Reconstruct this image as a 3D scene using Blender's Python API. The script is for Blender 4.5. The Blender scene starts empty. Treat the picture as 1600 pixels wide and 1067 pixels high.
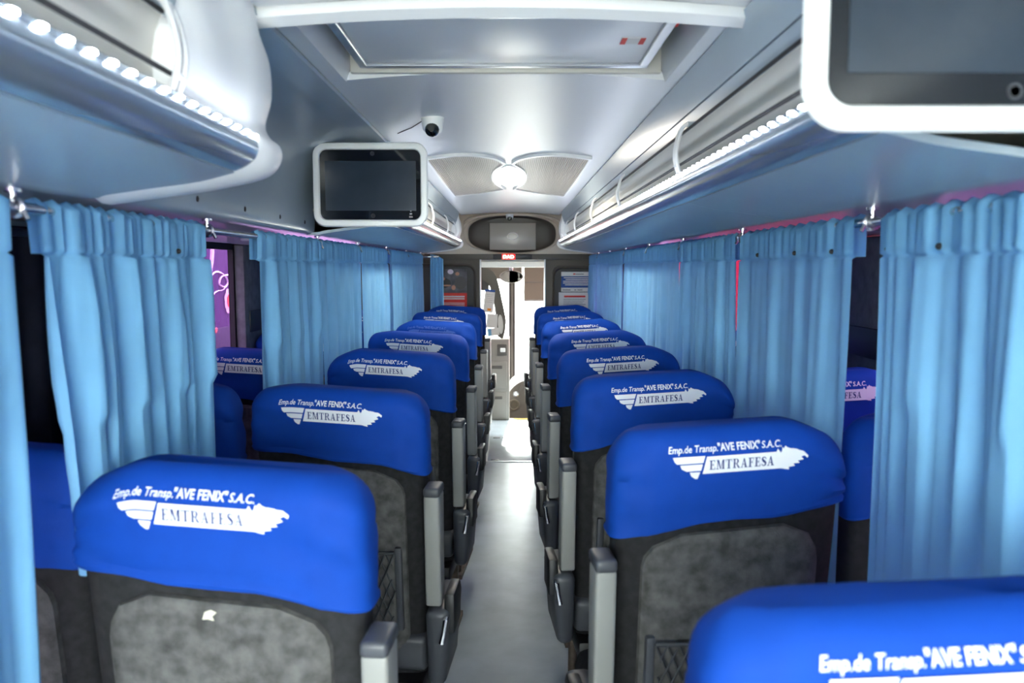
import bpy, bmesh, math, random
from mathutils import Vector, Matrix
random.seed(7)
SC = bpy.context.scene
COL = SC.collection

# ---------------------------------------------------------------- camera, sky, lights, exposure
cam_d = bpy.data.cameras.new('camera'); cam = bpy.data.objects.new('camera', cam_d); COL.objects.link(cam)
cam_d.sensor_width = 36.0; cam_d.lens = 28.0
cam.location = (0.015, 0.0, 1.50)
cam.rotation_euler = (math.radians(90 - 5.35), 0, 0)
cam_d.clip_start = 0.02
cam_d.dof.use_dof = True; cam_d.dof.focus_distance = 3.3; cam_d.dof.aperture_fstop = 4.5
SC.camera = cam
W = bpy.data.worlds.new('sky'); SC.world = W; W.use_nodes = True
W.node_tree.nodes['Background'].inputs[0].default_value = (0.98, 1.0, 0.955, 1)
W.node_tree.nodes['Background'].inputs[1].default_value = 9.0
sun_d = bpy.data.lights.new('sun', 'SUN'); sun = bpy.data.objects.new('sun', sun_d); COL.objects.link(sun)
sun_d.energy = 22.0; sun_d.angle = math.radians(2.0); sun_d.color = (1.0, 0.96, 0.88)
sun.rotation_euler = Vector((-0.04, -math.cos(math.radians(28)), -math.sin(math.radians(28)))).to_track_quat('-Z', 'Y').to_euler()
SC.view_settings.view_transform = 'Standard'; SC.view_settings.look = 'None'
SC.view_settings.exposure = 1.8; SC.view_settings.gamma = 1.0
SC.view_settings.use_curve_mapping = False
SC.cycles.max_bounces = 10; SC.cycles.diffuse_bounces = 6; SC.cycles.transparent_max_bounces = 12
SC.cycles.caustics_reflective = False; SC.cycles.caustics_refractive = False
LED_POWER = 21.0

# ---------------------------------------------------------------- materials
def lin(c):
    f = lambda v: v / 12.92 if v <= 0.04045 else ((v + 0.055) / 1.055) ** 2.4
    return tuple(f(v / 255.0) for v in c) + (1.0,)
def mat(name, rgb, rough=0.5, metal=0.0, spec=0.5, var=0.0, scale=40.0, bump=0.0, bscale=None, emit=None, trans=0.0, aniso=None, coat=0.0, stretch=None, detail=4.0):
    m = bpy.data.materials.new(name); m.use_nodes = True
    nt = m.node_tree; b = nt.nodes['Principled BSDF']
    b.inputs['Base Color'].default_value = lin(rgb); b.inputs['Roughness'].default_value = rough
    b.inputs['Metallic'].default_value = metal; b.inputs['Specular IOR Level'].default_value = spec
    b.inputs['Coat Weight'].default_value = coat
    if emit:
        b.inputs['Emission Color'].default_value = lin(emit[0]); b.inputs['Emission Strength'].default_value = emit[1]
    if var or bump:
        tc = nt.nodes.new('ShaderNodeTexCoord'); mp = nt.nodes.new('ShaderNodeMapping')
        nt.links.new(tc.outputs['Object'], mp.inputs[0])
        if stretch: mp.inputs['Scale'].default_value = stretch
    if var:
        n = nt.nodes.new('ShaderNodeTexNoise'); n.inputs['Scale'].default_value = scale; n.inputs['Detail'].default_value = detail
        nt.links.new(mp.outputs[0], n.inputs['Vector'])
        r = nt.nodes.new('ShaderNodeValToRGB'); c = lin(rgb)
        r.color_ramp.elements[0].position = 0.3; r.color_ramp.elements[1].position = 0.7
        r.color_ramp.elements[0].color = tuple(v * (1 - var) for v in c[:3]) + (1,)
        r.color_ramp.elements[1].color = tuple(min(1, v * (1 + var)) for v in c[:3]) + (1,)
        nt.links.new(n.outputs['Fac'], r.inputs[0]); nt.links.new(r.outputs[0], b.inputs['Base Color'])
    if bump:
        n2 = nt.nodes.new('ShaderNodeTexNoise'); n2.inputs['Scale'].default_value = bscale or scale
        nt.links.new(mp.outputs[0], n2.inputs['Vector'])
        bp = nt.nodes.new('ShaderNodeBump'); bp.inputs['Strength'].default_value = bump; bp.inputs['Distance'].default_value = 0.004
        nt.links.new(n2.outputs['Fac'], bp.inputs['Height']); nt.links.new(bp.outputs[0], b.inputs['Normal'])
    if trans:
        tr = nt.nodes.new('ShaderNodeBsdfTranslucent'); tr.inputs[0].default_value = lin(rgb)
        mx = nt.nodes.new('ShaderNodeMixShader'); mx.inputs[0].default_value = trans
        nt.links.new(b.outputs[0], mx.inputs[1]); nt.links.new(tr.outputs[0], mx.inputs[2])
        nt.links.new(mx.outputs[0], nt.nodes['Material Output'].inputs[0])
    return m
def glass(name, rgb, refl=0.06):
    m = bpy.data.materials.new(name); m.use_nodes = True; nt = m.node_tree
    nt.nodes.remove(nt.nodes['Principled BSDF'])
    t = nt.nodes.new('ShaderNodeBsdfTransparent'); t.inputs[0].default_value = lin(rgb)
    g = nt.nodes.new('ShaderNodeBsdfGlossy'); g.inputs['Roughness'].default_value = 0.03
    mx = nt.nodes.new('ShaderNodeMixShader'); mx.inputs[0].default_value = refl
    nt.links.new(t.outputs[0], mx.inputs[1]); nt.links.new(g.outputs[0], mx.inputs[2])
    nt.links.new(mx.outputs[0], nt.nodes['Material Output'].inputs[0])
    return m
M = dict(
    cover=mat('blue_cover', (3, 62, 156), 0.75, spec=0.25, var=0.06, scale=18, bump=0.12, bscale=500),
    print=mat('white_print', (236, 238, 244), 0.7),
    print_shaded=mat('shaded_print', (70, 104, 190), 0.8),  # print colour dimmed to paint the shade over one cover
    ink=mat('blue_ink', (36, 54, 112), 0.7),
    shell=mat('charcoal_fabric', (42, 42, 44), 0.9, spec=0.2, var=0.25, scale=60, bump=0.2, bscale=600),
    felt=mat('grey_felt', (90, 89, 88), 0.95, spec=0.1, var=0.42, scale=34, bump=0.3, bscale=400, detail=8),
    arm=mat('grey_armrest', (140, 140, 137), 0.5, var=0.04, scale=8),
    dark=mat('dark_plastic', (70, 72, 78), 0.42),
    black=mat('black_plastic', (30, 31, 34), 0.45),
    net=mat('net_cord', (58, 60, 64), 0.7),
    steel=mat('steel', (205, 207, 212), 0.25, metal=1.0),
    rust=mat('worn_leg', (104, 92, 82), 0.5, metal=0.6, var=0.4, scale=30),
    curtain=mat('sky_blue_cloth', (142, 206, 248), 0.8, spec=0.2, var=0.05, scale=12, bump=0.15, bscale=700, trans=0.25),
    drape=mat('dark_drape', (36, 38, 50), 0.9, spec=0.15, var=0.2, scale=20),
    rack=mat('rack_plastic', (180, 194, 202), 0.26, var=0.02, scale=6),
    lip=mat('rack_lip', (186, 200, 212), 0.18, metal=0.65),
    liner=mat('rack_liner', (228, 224, 212), 0.65),
    white=mat('white_plastic', (250, 250, 248), 0.35),
    clip=mat('white_clip', (236, 236, 234), 0.4),
    cord=mat('black_cord', (28, 28, 30), 0.7),
    ceil=mat('ceiling_panel', (238, 240, 240), 0.36, var=0.03, scale=3, bump=0.05, bscale=90, stretch=(1, 0.15, 1)),
    cream=mat('cream_plastic', (222, 219, 208), 0.5),
    grille=mat('lamp_grille', (236, 232, 226), 0.45, emit=((255, 246, 236), 0.05)),  # faint glow added to brighten the unlit lens
    rib=mat('lamp_ribs', (218, 210, 200), 0.5),
    led=mat('led_light', (255, 255, 255), 0.5, emit=((232, 240, 255), LED_POWER)),
    lamp=mat('glow_lens', (255, 252, 245), 0.4, emit=((255, 246, 230), 19.0)),  # glow added to the ceiling pod to brighten the front
    screen=mat('dark_glass', (12, 16, 24), 0.06, spec=0.6),
    panel=mat('screen_panel', (46, 56, 68), 0.16, var=0.15, scale=9),
    fpanel=mat('front_screen_panel', (176, 168, 154), 0.22),  # pale base colour stands in for the display's reflection
    vinyl=mat('grey_vinyl', (150, 162, 170), 0.30, var=0.13, scale=7, bump=0.05, bscale=200, detail=10),
    alu=mat('aluminium', (190, 194, 198), 0.32, metal=0.9),
    yellow=mat('yellow_edge', (222, 186, 84), 0.5),
    carpet=mat('wall_carpet', (60, 60, 64), 0.95, spec=0.1, var=0.25, scale=120),
    pillar=mat('pillar_trim', (112, 112, 116), 0.85, spec=0.2, var=0.2, scale=25),
    rubber=mat('rubber', (22, 22, 24), 0.6),
    bulk=mat('beige_bulkhead', (226, 212, 192), 0.5),
    part=mat('partition_grey', (84, 77, 68), 0.45),
    partd=mat('partition_recess', (30, 28, 27), 0.5),
    lens=mat('camera_lens', (8, 9, 12), 0.08),
    red=mat('red_print', (226, 52, 40), 0.6),
    orange=mat('orange_print', (245, 150, 40), 0.6),
    paper=mat('paper', (236, 232, 228), 0.7),
    pblue=mat('poster_blue', (24, 74, 150), 0.6),
    pgrey=mat('poster_text', (150, 144, 144), 0.7),
    photo=mat('poster_photo', (96, 92, 98), 0.6, var=0.75, scale=13),
    skin=mat('poster_skin', (206, 150, 124), 0.7),
    ledbox=mat('sign_box', (34, 32, 32), 0.4),
    ledred=mat('sign_red', (235, 10, 12), 0.5, emit=((255, 8, 10), 2.2)),
    ledtext=mat('sign_letters', (255, 240, 230), 0.5, emit=((255, 225, 205), 2.5)),
    cab=mat('cab_plastic', (136, 131, 125), 0.5),
    dash=mat('dashboard', (84, 79, 75), 0.5),
    shade=mat('sun_shade', (96, 86, 75), 0.8),
    mirror=mat('mirror_glass', (235, 238, 240), 0.02, metal=1.0),
    asphalt=mat('yard_ground', (150, 148, 146), 0.9, var=0.1, scale=2),
    purple=mat('purple_paint', (70, 44, 90), 0.8, spec=0.1, var=0.10, scale=2),
    pinkp=mat('pink_paint', (216, 182, 208), 0.35),
    navy=mat('navy_paint', (34, 25, 56), 0.8, spec=0.1),
    coachp=mat('coach_pink', (132, 92, 126), 0.8, spec=0.1),
    whitep=mat('white_paint', (240, 226, 240), 0.4),
    redp=mat('red_paint', (140, 12, 34), 0.8, spec=0.1),
    tint=glass('tinted_glass', (168, 148, 178), 0.07),
    clear=glass('clear_glass', (246, 250, 250), 0.04),
    felt_patch=mat('lint', (216, 208, 188), 0.9),
)

# ---------------------------------------------------------------- helpers
def link(name, me, m, parent=None, smooth=True):
    o = bpy.data.objects.new(name, me); COL.objects.link(o)
    if m is not None: me.materials.append(M[m])
    if smooth and len(me.polygons): me.polygons.foreach_set('use_smooth', [True] * len(me.polygons))
    if parent is not None: o.parent = parent
    return o
def mesh(name, v, f, m, parent=None, smooth=True, sharp=True, recalc=True):
    me = bpy.data.meshes.new(name); me.from_pydata([tuple(p) for p in v], [], f)
    if recalc:
        b = bmesh.new(); b.from_mesh(me); bmesh.ops.recalc_face_normals(b, faces=b.faces); b.to_mesh(me); b.free()
    o = link(name, me, m, parent, smooth)
    if smooth and sharp: me.set_sharp_from_angle(angle=math.radians(38))
    return o
def from_bm(name, b, m, parent=None, smooth=True):
    me = bpy.data.meshes.new(name); b.to_mesh(me); b.free()
    o = link(name, me, m, parent, smooth)
    if smooth: me.set_sharp_from_angle(angle=math.radians(38))
    return o
def thing(name, loc, label, cat, group=None, rz=0.0):
    o = bpy.data.objects.new(name, None); COL.objects.link(o); o.empty_display_size = 0.05
    o.location = loc; o.rotation_euler = (0, 0, rz)
    return tag(o, label, cat, group)
def tag(o, label, cat=None, group=None, kind=None):
    o['label'] = label
    if cat: o['category'] = cat
    if group: o['group'] = group
    if kind: o['kind'] = kind
    return o
def struct(o, label=None, cat=None):
    o['kind'] = 'structure'
    if label: o['label'] = label
    if cat: o['category'] = cat
    return o
def add_rbox(b, lo, hi, r=0.0, seg=2, taper=None):
    c = bmesh.ops.create_cube(b, size=1.0); vs = c['verts']
    for v in vs:
        v.co = Vector([lo[i] + (hi[i] - lo[i]) * (v.co[i] + 0.5) for i in range(3)])
    if taper:
        taper(vs)
    if r > 0:
        es = list({e for v in vs for e in v.link_edges})
        bmesh.ops.bevel(b, geom=es, offset=r, segments=seg, profile=0.5, affect='EDGES')
def rbox(name, lo, hi, m, parent=None, r=0.004, seg=2, taper=None):
    b = bmesh.new(); add_rbox(b, lo, hi, r, seg, taper); return from_bm(name, b, m, parent)
def tube_data(pts, rad, n=8, closed=False, caps=True, flat=1.0):
    pts = [Vector(p) for p in pts]; v = []; f = []; k = len(pts)
    up0 = None
    for i, p in enumerate(pts):
        a = pts[(i - 1) % k] if (closed or i > 0) else p
        c = pts[(i + 1) % k] if (closed or i < k - 1) else p
        t = (c - a).normalized()
        if up0 is None:
            up0 = Vector((0, 0, 1)) if abs(t.z) < 0.9 else Vector((1, 0, 0))
        s = t.cross(up0).normalized(); up = s.cross(t).normalized(); up0 = up
        r = rad[i] if isinstance(rad, (list, tuple)) else rad
        for j in range(n):
            w = 2 * math.pi * j / n
            v.append(p + s * math.cos(w) * r + up * math.sin(w) * r * flat)
    for i in range(k if closed else k - 1):
        for j in range(n):
            a = i * n + j; b2 = i * n + (j + 1) % n; q = ((i + 1) % k) * n
            f.append((a, b2, q + (j + 1) % n, q + j))
    if caps and not closed:
        f.append(tuple(range(n - 1, -1, -1))); f.append(tuple(range((k - 1) * n, k * n)))
    return v, f
def tube(name, pts, rad, m, parent=None, n=8, closed=False, flat=1.0):
    v, f = tube_data(pts, rad, n, closed, True, flat); return mesh(name, v, f, m, parent)
class MB:
    def __init__(s): s.v = []; s.f = []
    def add(s, v, f):
        o = len(s.v); s.v += [tuple(p) for p in v]; s.f += [tuple(i + o for i in q) for q in f]
    def box(s, lo, hi):
        x0, y0, z0 = lo; x1, y1, z1 = hi
        s.add([(x0,y0,z0),(x1,y0,z0),(x1,y1,z0),(x0,y1,z0),(x0,y0,z1),(x1,y0,z1),(x1,y1,z1),(x0,y1,z1)],
              [(0,3,2,1),(4,5,6,7),(0,1,5,4),(1,2,6,5),(2,3,7,6),(3,0,4,7)])
    def tube(s, *a, **k): s.add(*tube_data(*a, **k))
    def out(s, name, m, parent=None, smooth=True, recalc=True): return mesh(name, s.v, s.f, m, parent, smooth, recalc=recalc)
def prism_y(poly, y0, y1, side=1):
    """closed (x,z) outline extruded along the bus"""
    n = len(poly); v = [(side * x, y0, z) for x, z in poly] + [(side * x, y1, z) for x, z in poly]
    f = [(i, (i + 1) % n, n + (i + 1) % n, n + i) for i in range(n)]
    f += [tuple(range(n - 1, -1, -1)), tuple(range(n, 2 * n))]
    return v, f
def offset_strip(line, t):
    """turn an open polyline into a closed band of thickness t (offset to its left)"""
    out = []
    for i, p in enumerate(line):
        a = Vector(line[max(0, i - 1)]); c = Vector(line[min(len(line) - 1, i + 1)]); d = (c - a).normalized()
        out.append((p[0] - d.y * t, p[1] + d.x * t))
    return list(line) + out[::-1]
def smoothline(pts, sub=4):
    """Catmull-Rom through 2D/3D points"""
    P = [Vector(p) for p in pts]; out = []
    for i in range(len(P) - 1):
        p0 = P[max(0, i - 1)]; p1 = P[i]; p2 = P[i + 1]; p3 = P[min(len(P) - 1, i + 2)]
        for k in range(sub):
            t = k / sub
            out.append(tuple(0.5 * ((2 * p1) + (p2 - p0) * t + (2 * p0 - 5 * p1 + 4 * p2 - p3) * t * t + (3 * p1 - p0 - 3 * p2 + p3) * t ** 3)))
    out.append(tuple(P[-1])); return out
def rrect(x0, x1, z0, z1, r, n=6):
    pts = []
    for cx, cz, a0 in ((x1 - r, z1 - r, 0), (x0 + r, z1 - r, 90), (x0 + r, z0 + r, 180), (x1 - r, z0 + r, 270)):
        for k in range(n + 1):
            a = math.radians(a0 + 90 * k / n); pts.append((cx + r * math.cos(a), cz + r * math.sin(a)))
    return pts
def loops(name, L, m, parent=None, cap0=True, cap1=True):
    """skin equal-length closed loops"""
    n = len(L[0]); v = [p for l in L for p in l]; f = []
    for i in range(len(L) - 1):
        for j in range(n):
            f.append((i * n + j, i * n + (j + 1) % n, (i + 1) * n + (j + 1) % n, (i + 1) * n + j))
    if cap0: f.append(tuple(range(n - 1, -1, -1)))
    if cap1: f.append(tuple(range((len(L) - 1) * n, len(L) * n)))
    return mesh(name, v, f, m, parent)
def lathe(name, prof, m, parent, axis_o=(0, 0, 0), n=24, direction='z'):
    v = []; f = []
    for r, h in prof:
        for j in range(n):
            a = 2 * math.pi * j / n; c, s = r * math.cos(a), r * math.sin(a)
            p = {'z': (c, s, h), 'y': (c, h, s), 'x': (h, c, s)}[direction]
            v.append((p[0] + axis_o[0], p[1] + axis_o[1], p[2] + axis_o[2]))
    for i in range(len(prof) - 1):
        for j in range(n): f.append((i * n + j, i * n + (j + 1) % n, (i + 1) * n + (j + 1) % n, (i + 1) * n + j))
    f.append(tuple(range(n - 1, -1, -1))); f.append(tuple(range((len(prof) - 1) * n, len(prof) * n)))
    return mesh(name, v, f, m, parent)
def text_faces(body, size, shear=0.0, offset=0.0, width=None):
    cu = bpy.data.curves.new('t', 'FONT'); cu.body = body; cu.size = size; cu.shear = shear; cu.offset = offset; cu.resolution_u = 3
    o = bpy.data.objects.new('t', cu); COL.objects.link(o)
    dg = bpy.context.evaluated_depsgraph_get(); me = o.evaluated_get(dg).to_mesh()
    v = [tuple(p.co) for p in me.vertices]; f = [tuple(p.vertices) for p in me.polygons]
    o.evaluated_get(dg).to_mesh_clear(); bpy.data.objects.remove(o); bpy.data.curves.remove(cu)
    x0 = min(p[0] for p in v); x1 = max(p[0] for p in v); k = (width / (x1 - x0)) if width else 1.0
    return [((p[0] - x0) * k, p[1]) for p in v], f

# ---------------------------------------------------------------- the setting
HW = 1.24           # half width of the coach inside
CZ = 1.945          # ceiling panel height
Y0, Y1 = -1.4, 7.0  # rear wall, front bulkhead
struct(rbox('floor', (-HW, Y0, -0.06), (HW, 7.77, 0.0), 'vinyl', r=0), 'grey speckled vinyl aisle floor running to the front', 'floor')
struct(rbox('trim_1', (-0.30, 7.755, -0.03), (0.30, 7.80, 0.004), 'yellow', r=0.002), 'thin yellow nosing along the front edge of the floor', 'trim')
for s, nm in ((-1, 'left'), (1, 'right')):
    b = bmesh.new()
    xs = sorted((s * HW, s * (HW + 0.06)))
    add_rbox(b, (xs[0], Y0, 0.0), (xs[1], 9.4, 0.90)); add_rbox(b, (xs[0], Y0, 1.60), (xs[1], 9.4, 2.16))
    struct(from_bm('wall_' + nm, b, 'carpet', smooth=False), 'dark carpeted coach side wall below and above the %s windows' % nm, 'wall')
struct(rbox('roof', (-HW - 0.06, Y0, 2.12), (HW + 0.06, 9.4, 2.18), 'cream', r=0), 'outer roof skin above the ceiling panels', 'roof')
# window pillars and panes
pil = {-1: [(-1.4, -0.9), (0.75, 1.0), (2.56, 2.70), (3.60, 3.95), (6.72, 7.05)], 1: [(-1.4, -0.9), (0.7, 1.0), (2.40, 2.86), (5.40, 5.58), (6.8, 7.05)]}
nw = 1; ntrim = 2
for s, nm in ((-1, 'left'), (1, 'right')):
    for k, (a, c) in enumerate(pil[s]):
        xs = sorted((s * (HW - 0.05), s * (HW + 0.01)))
        o = rbox('trim_%d' % ntrim, (xs[0], a, 0.9), (xs[1], c, 1.6), 'pillar', r=0.015); ntrim += 1
        struct(o, 'dark padded pillar number %d from the rear between the %s windows' % (k + 1, nm), 'pillar')
        if k in (2, 3):
            e = rbox('recess_cover', (xs[0] - (0.006 if s > 0 else 0), a + 0.05, 1.2) if s > 0 else (xs[1] - 0.004, a + 0.05, 1.2),
                     (xs[0] + 0.004, c - 0.05, 1.30) if s > 0 else (xs[1] + 0.006, c - 0.05, 1.30), 'black', o, r=0.004)
    for (a, c) in zip([p[1] for p in pil[s][:-1]], [p[0] for p in pil[s][1:]]):
        xs = sorted((s * (HW + 0.012), s * (HW + 0.02)))
        o = rbox('window_%d' % nw, (xs[0], a - 0.02, 0.88), (xs[1], c + 0.02, 1.62), 'tint', r=0)
        struct(o, 'purple tinted %s side window' % nm + ' pane ' + ['at the rear', 'beside the nearest rows', 'beside the middle rows', 'beside the front rows'][[p[1] for p in pil[s][:-1]].index(a)], 'window'); nw += 1
        g = MB(); x = s * (HW + 0.005)
        for (y0_, y1_, z0_, z1_) in ((a, c, 0.90, 0.925), (a, c, 1.575, 1.60), (a, a + 0.02, 0.9, 1.6), (c - 0.02, c, 0.9, 1.6)):
            g.box((x - 0.012, y0_, z0_), (x + 0.012, y1_, z1_))
        g.out('rubber_gasket', 'rubber', o, smooth=False)
# rear wall with its window
b = bmesh.new()
add_rbox(b, (-HW, Y0 - 0.05, 0), (HW, Y0, 0.80)); add_rbox(b, (-HW, Y0 - 0.05, 1.95), (HW, Y0, 2.12))
add_rbox(b, (-HW, Y0 - 0.05, 0.80), (-1.12, Y0, 1.95)); add_rbox(b, (1.12, Y0 - 0.05, 0.80), (HW, Y0, 1.95))
struct(from_bm('wall_rear', b, 'cream', smooth=False), 'rear wall of the coach around the back window', 'wall')
struct(rbox('window_%d' % nw, (-1.14, Y0 - 0.03, 0.78), (1.14, Y0 - 0.022, 1.97), 'clear', r=0), 'clear back window of the coach', 'window'); nw += 1
# ceiling panels
def ceil_panel(name, y0, y1, label, n=12):
    L = []
    for y in (y0, y1):
        top = [(x, y, CZ + 0.022 * (1 - (x / 0.425) ** 2)) for x in [-0.425 + 0.85 * i / n for i in range(n + 1)]]
        bot = [(p[0], p[1], p[2] + 0.02) for p in top][::-1]
        L.append(top + bot)
    return tag(loops(name, L, 'ceil'), label, 'ceiling', kind='structure')
ceil_panel('ceiling', 1.975, 6.96, 'smooth pale grey ceiling panel from the roof hatch to the front')
ceil_panel('ceiling.001', Y0, 1.425, 'ceiling panel nearest the camera behind the roof hatch')
L = []
for (dy, dz) in ((0, 0.0), (0.0, -0.014), (0.02, -0.022), (0.045, -0.014), (0.05, 0.01)):
    L.append([(x, 1.425 + dy, CZ + 0.018 * (1 - (x / 0.425) ** 2) + dz) for x in [-0.44 + 0.88 * i / 16 for i in range(17)]])
n = 17; v = [p for l in L for p in l]; f = [(i * n + j, i * n + j + 1, (i + 1) * n + j + 1, (i + 1) * n + j) for i in range(4) for j in range(16)]
o = mesh('trim_%d' % ntrim, v, f, 'white'); ntrim += 1
md = o.modifiers.new('s', 'SOLIDIFY'); md.thickness = 0.006; md.offset = 1
struct(o, 'white curved trim bar across the near edge of the roof hatch', 'trim')
# recess of the hatch: side cheeks, far cheek and black sheet for shade
for s in (-1, 1):
    v, f = prism_y([(0.425, 1.945), (0.385, 1.945), (0.372, 1.985), (0.372, 2.06), (0.425, 2.06)], 1.47, 1.975, s)
    o = mesh('trim_%d' % ntrim, v, f, 'ceil'); ntrim += 1
    struct(o, 'sloped %s cheek of the roof hatch opening' % ('left' if s < 0 else 'right'), 'trim')
o = rbox('trim_%d' % ntrim, (-0.372, 1.955, 1.962), (0.372, 1.972, 2.06), 'cream', r=0.003); ntrim += 1
struct(o, 'cream far cheek of the roof hatch opening', 'trim')
o = rbox('trim_%d' % ntrim, (-0.42, 1.40, 2.06), (0.42, 2.0, 2.07), 'black', r=0); ntrim += 1
struct(o, 'black sheet painting the shade above the roof hatch panel', 'trim')

# roof hatch
h = thing('roof_hatch', (0, 1.74, 1.968), 'pale metal emergency roof hatch panel with raised rim in the ceiling', 'hatch')
rbox('hatch_panel', (-0.345, -0.20, 0.008), (0.335, 0.20, 0.034), 'ceil', h, r=0.006)
g = MB()
for (a, c, d, e) in ((-0.345, 0.335, -0.20, -0.178), (-0.345, 0.335, 0.178, 0.20), (-0.345, -0.323, -0.178, 0.178), (0.313, 0.335, -0.178, 0.178)):
    g.box((a, d, 0.0), (c, e, 0.012))
fr = g.out('hatch_rim', 'alu', h, smooth=False); m_ = fr.modifiers.new('b', 'BEVEL'); m_.width = 0.003; m_.segments = 2
st = rbox('sticker', (0.245, -0.03, 0.0062), (0.295, 0.015, 0.0085), 'paper', h, r=0); st['label'] = 'small white and red warning sticker'
for x0 in (0.245, 0.284): rbox('red_mark', (x0, -0.03, 0.0054), (x0 + 0.011, 0.015, 0.0064), 'red', st, r=0)
rb = rbox('red_handle', (0.345, -0.11, 0.03), (0.362, -0.02, 0.05), 'red', h, r=0.004); rb['label'] = 'red release handle in the gap'

# ---------------------------------------------------------------- luggage racks
LIPX = 0.40
lip_poly = smoothline([(0.452, 1.722), (0.430, 1.727), (0.412, 1.722), (0.401, 1.709), (0.397, 1.694), (0.403, 1.677), (0.418, 1.664), (0.438, 1.656)], 3) + [(0.452, 1.664), (0.458, 1.69)]
bot_line = smoothline([(0.440, 1.654), (0.50, 1.640), (0.58, 1.629), (0.655, 1.618), (0.70, 1.612), (0.95, 1.605), (HW - 0.005, 1.603)], 3)
bot_poly = offset_strip(bot_line, 0.010)
def rack(side, y0, y1, label, clips, seg=1.02, start=None, fy=None):
    fy = fy or y1
    t = thing('luggage_rack', (side * 0.45, y0, 1.6), label, 'luggage rack')
    T = Matrix.Translation((-side * 0.45, -y0, -1.6))
    def put(o): o.data.transform(T); o.parent = t; return o
    y = start if start is not None else y0
    while y < y1 - 0.01:
        e = min(y + seg, y1)
        if e > y0: put(mesh('bottom_panel', *prism_y(bot_poly, max(y, y0) + 0.0012, e - 0.0012, side), 'rack'))
        y += seg
    put(mesh('lip', *prism_y(lip_poly, y0, y1, side), 'lip'))
    put(mesh('tray', *prism_y(offset_strip([(0.45, 1.700), (HW - 0.01, 1.690)], 0.008), y0, y1, side), 'liner'))
    put(mesh('upper_fascia', *prism_y(offset_strip([(0.426, 1.944), (0.436, 1.905), (0.446, 1.868)], -0.012), y0, fy, side), 'rack'))
    put(mesh('door_rail', *prism_y(offset_strip([(0.448, 1.866), (0.456, 1.838)], -0.010), y0, fy, side), 'rack'))
    put(mesh('inner_liner', *prism_y(offset_strip([(0.462, 1.846), (0.474, 1.82), (0.480, 1.785), (0.478, 1.75), (0.470, 1.712)], 0.008), y0, y1, side), 'liner'))
    for (x, z) in ((0.441, 1.832), (0.432, 1.752)):
        put(tube('elastic_cord', [(side * x, max(y0 + 0.01, clips[0] - 0.3), z), (side * x, clips[-1] + 0.004, z)], 0.0035, 'cord', n=6))
    for c in clips:
        g = MB(); arc = smoothline([(0.446, 1.850), (0.430, 1.836), (0.420, 1.805), (0.416, 1.775), (0.420, 1.748), (0.428, 1.724)], 3)
        for dy in (-0.011, 0.011): g.tube([(side * x, c + dy, z) for x, z in arc], 0.0048, n=6)
        for k in (0, 3, 12, 15): g.tube([(side * arc[k][0], c - 0.011, arc[k][1]), (side * arc[k][0], c + 0.011, arc[k][1])], 0.0045, n=6)
        put(g.out('cord_clip', 'clip'))
    g = MB(); y = y0 + 0.02
    while y < y1 - 0.02:
        g.box((side * 0.399 - 0.0025, y, 1.7095), (side * 0.399 + 0.0025, y + 0.009, 1.713)); y += 0.042
    o = put(g.out('led_strip', 'led', smooth=False)); o['kind'] = 'stuff'; o['label'] = 'row of small white LED lights along the lip'
    return t, put
endcap_line = smoothline([(0.425, 1.945), (0.418, 1.90), (0.402, 1.85), (0.400, 1.79), (0.412, 1.745), (0.404, 1.722), (0.388, 1.708), (0.384, 1.688), (0.396, 1.664), (0.425, 1.648), (0.50, 1.632), (0.60, 1.618), (0.68, 1.607)], 4)
def rack_end(put, side, ya, yb, lead=0.0):
    """white moulded cap closing the end of a rack; lead = length of the cheek that fills the opening before it"""
    poly = endcap_line + [(0.70, 1.63), (0.70, 1.945)]
    L = []; d = yb - ya; c = Vector((0.56, 1.80))
    st = [(ya, 0.012, 0.03), (ya + 0.2 * d, 0.004, 0.022), (ya + 0.4 * d, 0.0, 0.008), (ya + 0.6 * d, -0.001, 0.0), (ya + 0.8 * d, 0.0, 0.0), (ya + 0.93 * d, 0.003, 0.004), (yb, 0.012, 0.014)]
    if lead: st = [(ya - lead, 0.050, 0.04), (ya - lead + 0.012, 0.032, 0.04), (ya - lead + 0.035, 0.022, 0.04), (ya - 0.5 * lead, 0.016, 0.04), (ya - 0.2 * lead, 0.013, 0.036)] + st
    for y, ou, ol in st:
        ring_ = []
        for x, z in poly:
            w = min(1, max(0, (1.760 - z) / 0.04)); o = ou * (1 - w) + ol * w; v_ = Vector((x, z)); dr = (c - v_)
            if z > 1.90: dr.y = 0
            if x > 0.695: dr = Vector((0, 0))
            if dr.length > 1e-6: v_ = v_ + dr.normalized() * o
            ring_.append((side * v_.x, y, v_.y))
        L.append(ring_)
    return put(loops('end_cap', L, 'white'))

tR, putR = rack(1, 0.93, 6.55, 'long right luggage rack with black cords and glossy grey lip', (1.08, 1.99, 3.07, 4.10, 5.18, 6.1), start=0.93)
rack_end(putR, 1, 6.52, 6.62)
tL, putL = rack(-1, Y0, 1.34, 'near left luggage rack with glowing lip and big white end cap', (-0.98, 0.03, 1.07), start=-1.7, fy=1.115)
rack_end(putL, -1, 1.27, 1.43, lead=0.145)
tF, putF = rack(-1, 2.86, 6.55, 'far left luggage rack running on behind the hanging monitor', (3.4, 4.42, 5.44, 6.2), start=2.86)
rack_end(putF, -1, 6.52, 6.62)
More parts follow.
